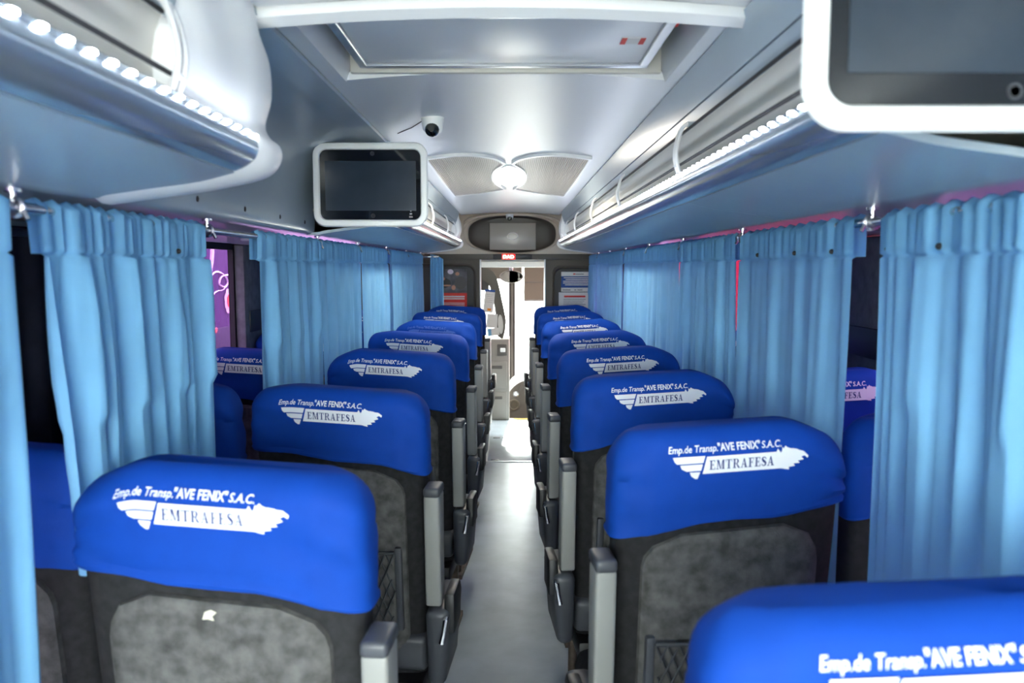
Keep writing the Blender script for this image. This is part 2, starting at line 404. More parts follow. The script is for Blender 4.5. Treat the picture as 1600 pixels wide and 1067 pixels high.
# grey side panels where there is no rack
pline = smoothline([(0.426, 1.944), (0.495, 1.934), (0.60, 1.915), (0.665, 1.88), (0.690, 1.80), (0.692, 1.70), (0.692, 1.640), (0.705, 1.616), (0.76, 1.610), (0.95, 1.605), (HW - 0.005, 1.603)], 3)
def side_panel(side, y0, y1, holes, label):
    global ntrim
    sp = thing('trim_%d' % ntrim, (side * 0.6, y0, 1.6), label, 'panel'); ntrim += 1; sp['kind'] = 'structure'
    def puts(o): o.data.transform(Matrix.Translation((-side * 0.6, -y0, -1.6))); o.parent = sp; return o
    puts(mesh('panel', *prism_y(offset_strip(pline[:4], -0.012), y0, y1, side), 'rack'))
    puts(mesh('panel', *prism_y(offset_strip([(pline[3][0] + 0.0015, pline[3][1] - 0.0005)] + pline[4:], 0.012), y0, y1, side), 'rack'))
    for y in holes:
        puts(lathe('screw_hole', [(0.001, -0.004), (0.006, -0.004), (0.007, 0.002), (0.001, 0.004)], 'black', None, (side * 0.692, y, 1.652), 12, 'x'))
side_panel(-1, 1.34, 2.88, (1.81, 2.13, 2.45, 2.74), 'grey side panel between the near left rack and the hanging monitor')
side_panel(1, Y0, 0.93, (), 'grey side panel behind the near right monitor')

# reading lamp and air outlets under the racks
def service(side, x, y, label):
    t = thing('service_unit', (side * x, y, 1.604), label, 'air outlet', 'service units under the racks')
    out = rrect(-0.075, 0.075, -0.16, 0.16, 0.05)
    loops('plate', [[(p[0] * k, p[1] * k, z) for p in out] for z, k in ((0.006, 1.0), (-0.004, 1.0), (-0.009, 0.96))], 'rack', t)
    for dy in (-0.10, 0.10):
        lathe('nozzle', [(0.034, -0.009), (0.034, -0.014), (0.026, -0.016), (0.012, -0.011), (0.001, -0.011)], 'black', t, (0, dy, 0), 18)
    lathe('lamp', [(0.03, -0.009), (0.028, -0.012), (0.001, -0.013)], 'white', t, (0, 0, 0), 18)
for s, nm, L_ in ((-1, 'left', (1.46, 2.28, 3.1, 3.9, 4.7, 5.5)), (1, 'right', (1.30, 2.05, 2.8, 3.55, 4.35, 5.15))):
    for k, y in enumerate(L_): service(s, 0.92, y, 'oval air outlet under the %s rack, %s from the camera' % (nm, ['first', 'second', 'third', 'fourth', 'fifth', 'sixth'][k]))

# ---------------------------------------------------------------- ceiling lamps, cameras
def ceil_grille(side, label):
    t = thing('ceiling_lamp', (side * 0.19 + 0.0, 4.2, CZ + 0.012), label, 'ceiling lamp', 'leaf shaped ceiling lamps')
    out = smoothline([(0.012, 3.60), (0.06, 3.42), (0.18, 3.30), (0.345, 3.34)], 4)[:-1] + smoothline([(0.345, 3.34), (0.352, 4.2), (0.35, 5.10)], 3)[:-1] + \
        smoothline([(0.35, 5.10), (0.19, 5.05), (0.02, 4.80)], 4)[:-1] + smoothline([(0.02, 4.80), (0.065, 4.55), (0.085, 4.2), (0.065, 3.85), (0.012, 3.60)], 4)[:-1]
    cz = lambda x: 0.022 * (1 - (x / 0.425) ** 2) - 0.012
    def P(x, y, z): return (side * (x - 0.19), y - 4.2, cz(x) + z)
    ctr = (0.2, 4.2)
    A = [P(x, y, 0.0) for x, y in out]; B = [P(x, y, -0.012) for x, y in out]
    inn = [(ctr[0] + (x - ctr[0]) * 0.93, ctr[1] + (y - ctr[1]) * 0.965) for x, y in out]
    C = [P(x, y, -0.012) for x, y in inn]; D = [P(x, y, -0.002) for x, y in inn]
    loops('frame', [A, B, C, D], 'white', t, False, False)
    n = len(inn); v = [P(x, y, -0.003) for x, y in inn] + [P(ctr[0], ctr[1], -0.003)]
    mesh('lens', v, [(i, (i + 1) % n, n) for i in range(n)], 'grille', t)
    # ribs running along the bus, clipped to the leaf outline
    g = MB(); x = 0.02
    while x < 0.345:
        ys = []
        for i in range(n):
            (xa, ya), (xb, yb) = inn[i], inn[(i + 1) % n]
            if (xa - x) * (xb - x) < 0: ys.append(ya + (yb - ya) * (x - xa) / (xb - xa))
        ys.sort()
        for a, c in zip(ys[::2], ys[1::2]):
            p = P(x, a, -0.009); q = P(x, c, -0.003)
            g.box((p[0] - 0.0016, p[1], p[2]), (p[0] + 0.0016, q[1], q[2]))
        x += 0.0085
    o = g.out('ribs', 'rib', t, smooth=False); o['kind'] = 'stuff'
ceil_grille(-1, 'left leaf shaped ribbed ceiling lamp beyond the hanging monitor')
ceil_grille(1, 'right leaf shaped ribbed ceiling lamp before the front screen')
t = thing('ceiling_pod', (0.0, 4.2, CZ + 0.02), 'white oval ceiling pod with an added glow between the two leaf shaped lamps', 'ceiling light')
loops('glow_lens', [[(0.050 * k * math.cos(a), 0.44 * k * math.sin(a), z) for a in [2 * math.pi * i / 28 for i in range(28)]] for z, k in ((0.004, 1), (-0.008, 0.97), (-0.016, 0.8), (-0.02, 0.4))], 'lamp', t)
loops('rim', [[(0.060 * k * math.cos(a), 0.48 * k * math.sin(a), z) for a in [2 * math.pi * i / 28 for i in range(28)]] for z, k in ((0.004, 1), (-0.004, 1), (-0.004, 0.9), (0.0, 0.88))], 'ceil', t, False, False)

def dome_camera(loc, r, label, wire=None):
    t = thing('dome_camera', loc, label, 'camera')
    lathe('housing', [(1.0 * r, 0.004), (1.0 * r, -0.10 * r), (0.95 * r, -0.3 * r), (0.86 * r, -0.9 * r), (0.72 * r, -1.15 * r), (0.45 * r, -1.25 * r), (0.05 * r, -1.26 * r)], 'white', t)
    o = lathe('lens_ball', [(0.01, -0.78 * r)] + [(0.62 * r * math.cos(a), 0.62 * r * math.sin(a) * 1.0) for a in [math.radians(k) for k in range(-75, 76, 15)]] + [(0.01, 0.62 * r)], 'lens', t, (0, 0, 0), 18, 'y')
    o.location = (0.0, -0.52 * r, -1.02 * r)
    o2 = lathe('lens_ring', [(0.10 * r, 0), (0.2 * r, -0.02 * r), (0.22 * r, 0.04 * r), (0.10 * r, 0.05 * r)], 'dark', t, (0, -1.12 * r, -1.06 * r), 16, 'y')
    if wire: tube('wire', wire, 0.0018, 'black', t, n=5)
dome_camera((-0.232, 2.53, CZ + 0.014), 0.036, 'white dome camera on the ceiling above the hanging monitor', [(-0.03, 0.0, -0.006), (-0.08, 0.12, -0.007), (-0.14, 0.22, -0.009)])
dome_camera((-0.005, 6.90, 1.947), 0.034, 'small white dome camera above the front screen')

# ---------------------------------------------------------------- monitors
def monitor(name, loc, w, hgt, label, rz=0.0, side=-1):
    t = thing(name, loc, label, 'monitor', rz=rz)
    R = lambda k, r: rrect(-w / 2 + k, w / 2 - k, k, hgt - k, r, 8)
    fr = [(R(0.075, 0.04), 0.150), (R(0.055, 0.04), 0.12), (R(0.022, 0.042), 0.05), (R(0.006, 0.042), 0.020), (R(0.0, 0.044), 0.010), (R(0.004, 0.040), 0.002), (R(0.012, 0.034), 0.0), (R(0.021, 0.028), 0.001), (R(0.0245, 0.024), 0.008)]
    loops('housing', [[(x, y, z) for x, z in ring] for ring, y in fr], 'white', t, True, False)
    s = loops('screen_glass', [[(x, y, z) for x, z in R(0.0245, 0.024)] for y in (0.012, 0.0065)], 'screen', t)
    rbox('display', (-w / 2 + 0.042, 0.0050, 0.054), (w / 2 - 0.040, 0.0066, hgt - 0.062), 'panel', s, r=0)
    for z in (0.037, hgt - 0.037):
        lathe('button', [(0.0075, 0.0), (0.0075, -0.0012), (0.0055, -0.0012), (0.0055, 0.0)], 'dark', s, (0.008, 0.0064, z), 16, 'y')
    for k in range(3): rbox('indicator', (w / 2 - 0.064 + k * 0.002, 0.0056, 0.031 + 0.010 * k), (w / 2 - 0.052 - k * 0.002, 0.0066, 0.036 + 0.010 * k), 'pgrey', s, r=0)
    return t
monitor('monitor', (-0.460, 2.70, 1.634), 0.386, 0.280, 'white framed monitor hanging at the end of the far left rack')
monitor('monitor', (0.289 + 0.193, 0.765, 1.628), 0.386, 0.280, 'large near white framed monitor under the right rack at the top corner')
# ---------------------------------------------------------------- curtain rails and curtains
RX, RZ = 0.700, 1.585
def rail(side, y0, y1, br, label, bend=None):
    t = thing('curtain_rail', (side * RX, y0, RZ), label, 'curtain rail')
    pts = [(0, 0, 0), (0, y1 - y0, 0)]
    if bend: pts += [(-side * 0.01, y1 - y0 + 0.02, 0), (-side * bend, y1 - y0 + 0.03, 0)]
    tube('rod', pts, 0.0085, 'steel', t, n=10)
    for y in br:
        g = MB()
        g.tube([(0, y - y0, 0.0275), (0, y - y0, 0.004)], 0.0045, n=8)
        g.tube([(0, y - y0, 0.0275), (0, y - y0, 0.022)], 0.012, n=10)
        ring = [(0.013 * math.cos(a), y - y0, 0.013 * math.sin(a)) for a in [2 * math.pi * k / 14 for k in range(14)]]
        g.tube(ring, 0.0045, n=6, closed=True)
        g.tube([(-side * 0.013, y - y0, -0.004), (-side * 0.02, y - y0, -0.018)], 0.004, n=6)
        g.out('bracket', 'steel', t)
    return t
BR_L = (0.55, 1.155, 1.885, 2.95, 3.71, 4.55, 5.40, 6.28); BR_R = (0.75, 1.53, 2.385, 3.21, 4.0, 4.8, 5.6, 6.31)
rail(-1, -0.2, 6.72, BR_L, 'steel curtain rail under the left rack', bend=0.10)
rail(1, -0.2, 6.95, BR_R, 'steel curtain rail under the right rack')

def curtain(side, ya, yb, label, ba=None, bb=None, seed=0, folds=6, amp=0.011, zb=0.66, buttons=(), flip=False, sharp=1.0):
    rnd = random.Random(seed)
    ya, yb, ba, bb = [q * 1.004 for q in (ya, yb, ba, bb)]
    nc = max(40, int(folds * 14)); ph = [rnd.uniform(0, 6.28) for _ in range(4)]
    ks = [folds, folds * 0.53, folds * 1.71, folds * 2.9]; am = [0.9, 0.6, 0.42, 0.22]
    dr = [rnd.uniform(-0.7, 0.7), rnd.uniform(-1.4, 1.4), rnd.uniform(-1.8, 1.8), rnd.uniform(-2.5, 2.5)]
    ztop = 1.601; seam = 1.520
    rows = [('b', seam, 0.0), ('b', 1.55, 0.2), ('b', 1.583, 0.4), ('b', ztop - 0.004, 0.6), ('t', ztop, 1), ('f', 1.590, 1), ('f', 1.575, 1), ('f', 1.555, 1), ('f', 1.535, 1), ('f', seam + 0.004, 1), ('s', seam, 1), ('f', seam - 0.005, 1)]
    nz = 26
    rows += [('f', seam - 0.005 - (seam - 0.005 - zb) * (k / nz) ** 1.1, 1) for k in range(1, nz + 1)]
    v = []
    for kind, z, _ in rows:
        tz = (ztop - z) / (ztop - zb)
        for j in range(nc + 1):
            u = j / nc
            y = (ya + (ba - ya) * tz ** 0.8) * (1 - u) + (yb + (bb - yb) * tz ** 0.8) * u
            w = 0.0
            for k in range(4):
                s = math.sin(2 * math.pi * ks[k] * u + ph[k] + dr[k] * tz * 2.2)
                w += am[k] * (abs(s) ** 0.8) * (1 if s > 0 else -1)
            grow = 0.45 + 0.85 * min(1, tz * 2.2)
            d = amp * w * grow
            if z > seam - 0.001:   # gathered heading, finer puckers
                d = amp * (0.35 * w + 0.35 * math.sin(2 * math.pi * folds * 3.3 * u + ph[1]) + 0.2 * math.sin(2 * math.pi * folds * 5.7 * u + ph[2]))
            lim = 0.024 if z > 1.25 else 0.013; d = max(-lim, min(lim, d))
            off = {'b': 0.013, 't': 0.0, 'f': -0.013, 's': -0.006}[kind]
            x = side * RX + side * off + d * (0.45 if kind in 'bt' else 1.0)
            zz = z + (0.0035 * math.sin(2 * math.pi * folds * 2.3 * u + ph[3]) if kind in 't' or z > 1.585 else 0) + (0.006 * math.sin(2 * math.pi * folds * u + ph[0]) if z < zb + 0.05 else 0)
            v.append((x, y, zz))
    n = nc + 1; f = [(i * n + j, i * n + j + 1, (i + 1) * n + j + 1, (i + 1) * n + j) for i in range(len(rows) - 1) for j in range(nc)]
    t = thing('curtain', (side * RX, (ya + yb) / 2, RZ), label, 'curtain', 'sky blue curtains between the seats')
    o = mesh('cloth', v, f, 'curtain', t, sharp=False); o.data.transform(Matrix.Translation((-side * RX, -(ya + yb) / 2, -RZ)))
    hm = MB()   # stitched hem down the leading edge
    e = 0 if not flip else nc
    for u in buttons:
        j = int(u * nc); p = Vector(v[10 * n + j])
        bt = lathe('snap_button', [(0.0055, 0.0), (0.005, 0.004), (0.003, 0.0058), (0.0005, 0.006)], 'black', t, (0, 0, 0), 10, 'x')
        if side > 0: bt.data.transform(Matrix.Scale(-1, 4, (1, 0, 0)))
        bt.location = (p.x - side * RX - side * 0.008, p.y - (ya + yb) / 2, p.z - RZ + 0.012)
    return t
ordn = ['nearest', 'second', 'third', 'fourth', 'fifth', 'sixth', 'seventh', 'frontmost']
CL = [(0.30, 1.128, 0.3, 1.122), (1.205, 1.815, 1.245, 1.812), (2.225, 2.935, 2.20, 2.95), (2.955, 3.69, 2.96, 3.715), (3.735, 4.51, 3.745, 4.53), (4.60, 5.375, 4.60, 5.375), (5.39, 6.25, 5.39, 6.25)]
for k, (a, c, d, e) in enumerate(CL):
    curtain(-1, a, c, ['sky blue curtain cut by the left picture edge', 'wide sky blue curtain behind the nearest left seat, slanting at its foot', 'sky blue curtain on the left rail, third from the camera'][k] if k < 3 else 'sky blue curtain on the left rail, %s from the camera' % ordn[k], d, e, seed=11 + k, folds=[8, 7, 6, 6, 6, 6, 6][k], amp=[0.012, 0.015, 0.013, 0.011, 0.011, 0.012, 0.012][k], buttons=(0.72,) if k == 1 else (), zb=1.0 if k == 1 else 0.66)
CR = [(0.35, 1.472, 0.35, 1.455), (1.575, 2.335, 1.578, 2.335), (2.40, 3.20, 2.36, 3.20), (3.215, 3.99, 3.215, 3.97), (4.005, 4.79, 4.005, 4.77), (4.82, 5.59, 4.82, 5.59), (5.61, 6.30, 5.61, 6.30), (6.32, 6.94, 6.32, 6.94)]
for k, (a, c, d, e) in enumerate(CR):
    curtain(1, a, c, 'large sky blue curtain nearest the camera at the right, with dark snap buttons' if k == 0 else 'flat smooth sky blue curtain behind the nearest right seat' if k == 1 else 'sky blue curtain on the right rail, %s from the camera' % ordn[k], d, e, seed=41 + k, folds=[10, 5, 7, 6, 6, 6, 6, 6][k], amp=[0.013, 0.006, 0.011, 0.009, 0.010, 0.010, 0.010, 0.010][k], buttons=(0.60, 0.80, 0.975) if k == 0 else (0.15, 0.4, 0.8) if k == 1 else ())
# short bunched curtain at the front left corner, hanging across
t = thing('curtain', (-0.62, 6.75, RZ), 'short bunched sky blue curtain by the left partition poster', 'curtain', 'sky blue curtains between the seats')
v = []; nc = 40
for i in range(20):
    tz = i / 19
    for j in range(nc + 1):
        u = j / nc; w = math.sin(u * 25 + tz) * 0.012 + math.sin(u * 11 + 2) * 0.008
        v.append((-0.055 + 0.11 * u + 0.01 * tz * (u - 0.5), w, 0.02 - 0.95 * tz - 0.04 * u * u * (1 - tz)))
n = nc + 1; f = [(i * n + j, i * n + j + 1, (i + 1) * n + j + 1, (i + 1) * n + j) for i in range(19) for j in range(nc)]
mesh('cloth', v, f, 'curtain', t, sharp=False)
# dark window drape on the left
t = thing('window_drape', (-1.212, 1.9, 1.575), 'black pleated window drape at the left wall behind the nearest curtains', 'drape')
v = []; nc = 130
for i in range(16):
    tz = i / 15
    for j in range(nc + 1):
        u = j / nc
        v.append((0.010 * math.sin(u * 95) * (0.6 + 0.5 * tz) + 0.006 * math.sin(u * 37 + 1), -0.85 + 1.48 * u, 0.012 - 0.80 * tz))
n = nc + 1; f = [(i * n + j, i * n + j + 1, (i + 1) * n + j + 1, (i + 1) * n + j) for i in range(15) for j in range(nc)]
mesh('cloth', v, f, 'drape', t, sharp=False)
rbox('drape_rail', (-0.012, -0.88, 0.0), (0.012, 0.64, 0.02), 'black', t, r=0.004)

# ---------------------------------------------------------------- seats
SEX = 4.0; TAN = math.tan(math.radians(6))
BZ = [0.40, 0.44, 0.55, 0.70, 0.85, 0.95, 1.02, 1.08, 1.12]
def back_dims(z, grow=0.0):
    """half width, centre depth, half thickness of the backrest at height z"""
    a = 0.217 + 0.009 * min(1, max(0, (z - 0.5) / 0.5)); b = 0.058
    zz = z
    if z > 1.138:
        k = min(1.0, (z - 1.138) / 0.050); c = math.sqrt(max(0.0, 1 - k * k)); a = a - 0.040 * (1 - c); b = b * (0.10 + 0.90 * c)
    yr = (1.12 - min(zz, 1.12)) * TAN
    return a + grow, yr + 0.058, b + grow
CH = [0.06]
def tilt(x, z, s):
    w = min(1, max(0, (z - 0.90) / 0.12)); t = -s * x   # t>0 on the window side
    dz = 0.050 * t * w
    dz += 0.05 * t * min(1, max(0, (1.06 - z) / 0.04)) * w
    if z > 1.05 and t > 0.105: dz -= CH[0] * min(1.0, (z - 1.05) / 0.09) * min(1.1, (t - 0.105) / 0.125) ** 1.5
    if z > 1.10 and t < -0.15: dz -= 0.014 * min(1.0, (-t - 0.15) / 0.08) ** 2
    return z + dz
def rear_y(x, z, grow=0.0):
    a, yc, b = back_dims(z, grow); q = min(0.999, abs(x / a))
    return yc - b * (1 - q ** SEX) ** (1 / SEX)
def ring(z, grow, s, n=48, dz=0.0, wr=None):
    a, yc, b = back_dims(z, grow); out = []
    for k in range(n):
        w = 2 * math.pi * k / n; c, sn = math.cos(w), math.sin(w)
        x = a * math.copysign(abs(c) ** (2 / SEX), c); y = yc + b * math.copysign(abs(sn) ** (2 / SEX), sn)
        if wr: y += wr(x, z) * (1 if sn > 0 else -1)
        out.append((x, y, tilt(x, z + dz, s)))
    return out
def serif(ch):
    """serif capitals as thin and thick strokes in a 1-high box: list of quads/polylines (width, strokes)"""
    T, t, e = 0.20, 0.07, 0.05
    R = lambda x0, y0, x1, y1: [(x0, y0), (x1, y0), (x1, y1), (x0, y1)]
    if ch == 'E': return 0.78, [R(.12, 0, .12 + T, 1), R(0, 0, .72, t), R(0, 1 - t, .70, 1), R(.3, .48, .55, .48 + t), R(.66, 0, .74, .26), R(.62, .76, .70, 1), R(.5, .36, .56, .66)]
    if ch == 'F': return 0.72, [R(.12, 0, .12 + T, 1), R(0, 0, .46, t), R(0, 1 - t, .70, 1), R(.3, .48, .55, .48 + t), R(.62, .74, .70, 1), R(.5, .36, .56, .66)]
    if ch == 'T': return 0.82, [R(.31, 0, .31 + T, 1), R(.2, 0, .62, t), R(0, 1 - t, .82, 1), R(0, .72, .07, 1), R(.75, .72, .82, 1)]
    if ch == 'A': return 0.90, [[(.10, 0), (.18, 0), (.48, 1), (.40, 1)], [(.56, 0), (.80, 0), (.50, 1), (.38, 1)], R(.24, .3, .62, .3 + t), R(0, 0, .28, t), R(.48, 0, .90, t)]
    if ch == 'M': return 1.10, [R(.12, 0, .20, 1), R(.80, 0, 1.0, 1), [(.12, 1), (.34, 1), (.60, .0), (.50, 0)], [(.50, 0), (.58, 0), (.86, 1), (.80, 1)], R(0, 0, .32, t), R(.70, 0, 1.10, t), R(0, 1 - t, .3, 1), R(.8, 1 - t, 1.1, 1)]
    if ch == 'R':
        q = [R(.12, 0, .12 + T, 1), R(0, 0, .44, t), R(0, 1 - t, .5, 1), R(.3, .46, .5, .46 + t), [(.42, .5), (.56, .5), (.92, 0), (.68, 0)], R(.68, 0, .94, t)]
        c = [(.5 + .26 * math.cos(a), .73 + .27 * math.sin(a)) for a in [math.radians(-90 + 20 * i) for i in range(10)]]
        d = [(.5 + .06 * math.cos(a), .73 + .21 * math.sin(a)) for a in [math.radians(-90 + 20 * i) for i in range(10)]]
        return 0.92, q + [[c[i], c[i + 1], d[i + 1], d[i]] for i in range(9)]
    if ch == 'S':
        p = [(.58, .74), (.50, .90), (.32, .965), (.14, .88), (.11, .72), (.24, .58), (.42, .46), (.54, .30), (.48, .11), (.28, .035), (.10, .10), (.04, .27)]
        w = [.04, .05, .05, .09, .11, .13, .13, .11, .09, .05, .05, .04]; q = []
        L = []
        for i in range(len(p)):
            a = Vector(p[max(0, i - 1)]); c = Vector(p[min(len(p) - 1, i + 1)]); d = (c - a).normalized(); nn = Vector((-d.y, d.x))
            L.append((Vector(p[i]) + nn * w[i], Vector(p[i]) - nn * w[i]))
        for i in range(len(L) - 1): q.append([tuple(L[i][0]), tuple(L[i + 1][0]), tuple(L[i + 1][1]), tuple(L[i][1])])
        return 0.64, q
def build_prints():
    """flat print in centimetre-like units: emblem spans x 0..340, y 0..-53 (down), heading above"""
    white = ([], []); ink = ([], [])
    def poly(dst, pts):
        o = len(dst[0]); dst[0].extend(pts); dst[1].append(tuple(range(o, o + len(pts))))
    def bar(dst, xa0, xa1, ya, xb0, xb1, yb, n=10):
        for i in range(n):
            u, w = i / n, (i + 1) / n
            poly(dst, [(xa0 + (xa1 - xa0) * u, ya), (xa0 + (xa1 - xa0) * w, ya), (xb0 + (xb1 - xb0) * w, yb), (xb0 + (xb1 - xb0) * u, yb)])
    bar(white, 0, 80, 0, 10, 75, -16); bar(white, 18, 74, -19, 34, 70, -34); bar(white, 42, 68, -37, 56, 62, -53, 3)
    poly(white, [(0, 0), (4, -10), (10, -16)]); poly(white, [(18, -19), (22, -28), (34, -34)]); poly(white, [(42, -37), (46, -46), (56, -53)])
    bar(white, 84, 268, -2, 74, 274, -42, 16)
    head = [[(262, -2), (272, -6), (280, -22), (274, -42), (268, -42)], [(268, -6), (276, 4), (282, -2), (284, -20), (272, -30)], [(276, 4), (282, 10), (290, 4), (288, -18), (280, -14)],
            [(288, 6), (300, 2), (304, -20), (284, -20)], [(298, 4), (314, 2), (312, -18), (300, -20)], [(312, 1), (328, 0), (334, -8), (322, -14), (310, -18)], [(328, 0), (340, -8), (338, -14), (330, -10)],
            [(284, -18), (322, -14), (328, -20), (316, -24), (290, -30)], [(272, -26), (312, -24), (318, -30), (304, -32), (276, -38)], [(270, -34), (302, -32), (306, -38), (292, -40), (272, -43)], [(272, -40), (290, -40), (292, -46), (278, -44)]]
    head += [[(276, -10), (300, -10), (300, -34), (274, -34)], [(300, -2), (316, -4), (312, -20), (298, -22)], [(272, -2), (274, 8), (279, 0)], [(258, -2), (262, 5), (267, -2)]]
    for p in head: poly(white, p)
    x = 90.0; word = 'EMTRAFESA'; tot = sum(serif(c)[0] for c in word) + 0.10 * 8; k = 162.0 / tot
    for c in word:
        w, q = serif(c)
        for s_ in q: poly(ink, [(x + px * k, -33 + py * 22) for px, py in s_])
        x += (w + 0.10) * k
    for body, x0, wid, size, sh, off in (('Emp.de Transp.', -10, 122, 21, 0.22, 0.012), ('"AVE FENIX"', 113, 106, 23, 0.0, 0.024), ('S.A.C.', 222, 50, 21, 0.22, 0.015)):
        v, f = text_faces(body, size, sh, off * size, wid); o = len(white[0])
        white[0].extend([(p[0] + x0, p[1] + 9) for p in v]); white[1].extend([tuple(i + o for i in q) for q in f])
    return white, ink
PR_W, PR_I = build_prints()
def on_cover(pr, s, lift, x0, z0, kx, kz):
    v = []
    for (px, py) in pr[0]:
        x = x0 + (px - 170) * kx; z = z0 + py * kz
        v.append((x, rear_y(x, z, 0.010) - lift - 0.0008, tilt(x, z, s)))
    return v, pr[1]
def make_seat(side, aisle, shaded=False, seed=0, chamfer=0.06):
    """side: -1 left of the aisle, +1 right. s = direction of the aisle in x"""
    s = -side; rnd = random.Random(seed); CH[0] = chamfer
    t = thing('passenger_seat', (0, 0, 0), 'x', 'seat')
    R = [ring(z, 0.0, s) for z in BZ] + [ring(1.138 + 0.05 * math.sin(math.radians(q)), 0.0, s) for q in (25, 50, 70, 85)]
    loops('backrest', R, 'shell', t)
    # grey felt panel on the back
    nx = 16; zs = [0.46 + (0.992 - 0.46) * i / 22 for i in range(23)]; v = []; f = []
    def half(z, k):
        w = 0.178 - k; top = 0.992 - k
        r = 0.075
        if z > top - r: w -= r - math.sqrt(max(0, r * r - (z - (top - r)) ** 2))
        return max(0.02, w)
    for lay, (k, lift) in enumerate(((0.0, -0.002), (0.002, 0.010), (0.010, 0.016))):
        for z in zs:
            zz = min(z, 0.992 - k)
            for i in range(nx + 1):
                x = half(zz, k) * (2 * i / nx - 1); v.append((x, rear_y(x, zz) - lift, tilt(x, zz, s)))
    n = nx + 1; m = len(zs) * n
    for r_ in range(len(zs) - 1):
        for i in range(nx): f.append((2 * m + r_ * n + i, 2 * m + r_ * n + i + 1, 2 * m + (r_ + 1) * n + i + 1, 2 * m + (r_ + 1) * n + i))
    edge = [i for i in range(n)] + [r_ * n + nx for r_ in range(1, len(zs))] + [(len(zs) - 1) * n + i for i in range(nx - 1, -1, -1)] + [r_ * n for r_ in range(len(zs) - 2, 0, -1)]
    for la in (0, 1):
        for q in range(len(edge)):
            a, b = edge[q], edge[(q + 1) % len(edge)]; f.append((la * m + a, la * m + b, (la + 1) * m + b, (la + 1) * m + a))
    mesh('back_panel', v, f, 'felt', t, recalc=True)
    # blue head cover
    p1, p2, p3 = rnd.uniform(0, 6), rnd.uniform(0, 6), rnd.uniform(0, 6)
    def wr(x, z):
        e = min(1, max(0, (abs(x) - 0.10) / 0.1))
        return 0.0034 * math.sin(x * 22 + z * 40 + p1) * (0.25 + e) + 0.0045 * e * math.sin((z * 90 + x * 30) + p2) + 0.0016 * math.sin(z * 60 - x * 18 + p3) + 0.004 * math.exp(-((s * x - 0.165) / 0.012) ** 2)
    zs = [1.027, 1.015, 1.013, 1.019, 1.027, 1.04, 1.06, 1.08, 1.10, 1.12, 1.138]; gr = [0.004, 0.006, 0.012, 0.0135, 0.0100, 0.012, 0.011, 0.010, 0.010, 0.010, 0.010]
    R = [ring(z, g_, s, 72, wr=wr) for z, g_ in zip(zs, gr)]
    R += [ring(1.138 + 0.05 * math.sin(math.radians(q)), 0.010, s, 72, dz=0.008 * math.sin(math.radians(q)), wr=wr) for q in (12, 25, 38, 50, 62, 73, 82, 87)]
    # droop the hem on the aisle side
    for i in range(5):
        R[i] = [(x, y, z - 0.018 * max(0, s * x / 0.23) ** 2 - 0.004 * math.sin(x * 26 + p1)) for x, y, z in R[i]]
    cv = loops('head_cover', R, 'cover', t, cap0=False); cv['label'] = 'royal blue cloth head cover with white printed emblem'
    kx, kz = 0.00078, 0.00082
    x0 = 0.004 if side > 0 else -0.004
    o = mesh('printed_emblem', *on_cover(PR_W, s, 0.0035, x0, 1.147, kx, kz), 'print_shaded' if shaded else 'print', cv, smooth=False, recalc=False)
    mesh('printed_word', *on_cover(PR_I, s, 0.0043, x0, 1.147, kx, kz), 'cover' if shaded else 'ink', cv, smooth=False, recalc=False)
    # cushion
    rbox('seat_cushion', (-0.222, 0.13, 0.36), (0.222, 0.56, 0.50), 'shell', t, r=0.04, seg=3)
    rbox('seat_frame', (-0.205, 0.10, 0.30), (0.205, 0.52, 0.362), 'black', t, r=0.01)
    for x in (-0.17, 0.17):
        g = MB(); g.tube([(x, 0.16, 0.31), (x, 0.13, 0.02)], 0.016, n=10); g.tube([(x, 0.42, 0.31), (x, 0.44, 0.02)], 0.016, n=10); g.box((x - 0.025, 0.08, 0.0), (x + 0.025, 0.49, 0.022))
        g.out('leg', 'rust', t)
    # net pocket
    if aisle:
        g = MB(); nn = 13; x_l, x_r, zb, zt = -0.15, 0.15, 0.55, 0.765
        yy = lambda x, z: rear_y(x, z) - 0.034
        for k in range(-4, nn + 1):
            for sg in (1, -1):
                pts = []
                for i in range(7):
                    w = i / 6; xx = x_l + (x_r - x_l) * ((k + w * 4) / nn); z = zb + (zt - zb) * (w if sg > 0 else 1 - w)
                    if x_l <= xx <= x_r: pts.append((xx, yy(xx, z) - 0.002 * sg, z))
                if len(pts) > 1: g.tube(pts, 0.0024, n=4)
        for z in (zb, zt): g.tube([(x, yy(x, z), z) for x in [x_l + (x_r - x_l) * i / 8 for i in range(9)]], 0.0045, n=6)
        nt_ = g.out('net_pocket', 'net', t)
        for x in (x_l - 0.008, x_r + 0.008): 
            b = bmesh.new(); add_rbox(b, (x - 0.009, -0.012, zb - 0.01), (x + 0.009, 0.016, zt + 0.012), 0.004, 2)
            for v_ in b.verts: v_.co.y += rear_y(x, v_.co.z) - 0.018
            from_bm('net_post', b, 'dark', nt_)
        # folded-up armrest on the aisle side
        xa = s * 0.2565
        def tp(vs):
            for v_ in vs:
                if v_.co.z < 0.8: v_.co.y = v_.co.y * 0.8 + 0.012
        ar = rbox('armrest', (xa - 0.0205, -0.03, 0.632), (xa + 0.0205, 0.045, 0.930), 'arm', t, r=0.007, seg=3, taper=tp)
        ar['label'] = 'light grey armrest folded upright'
        rbox('armrest_cap', (xa - 0.0215, -0.032, 0.926), (xa + 0.0215, 0.047, 0.952), 'dark', ar, r=0.008, seg=3)
        def tb(vs):
            for v_ in vs:
                if v_.co.z < 0.5:
                    if (v_.co.x - xa) * s > 0: v_.co.x -= s * 0.020
                    v_.co.y = 0.0 if v_.co.y < 0.1 else 0.22
        xx = sorted((s * 0.236, s * 0.304))
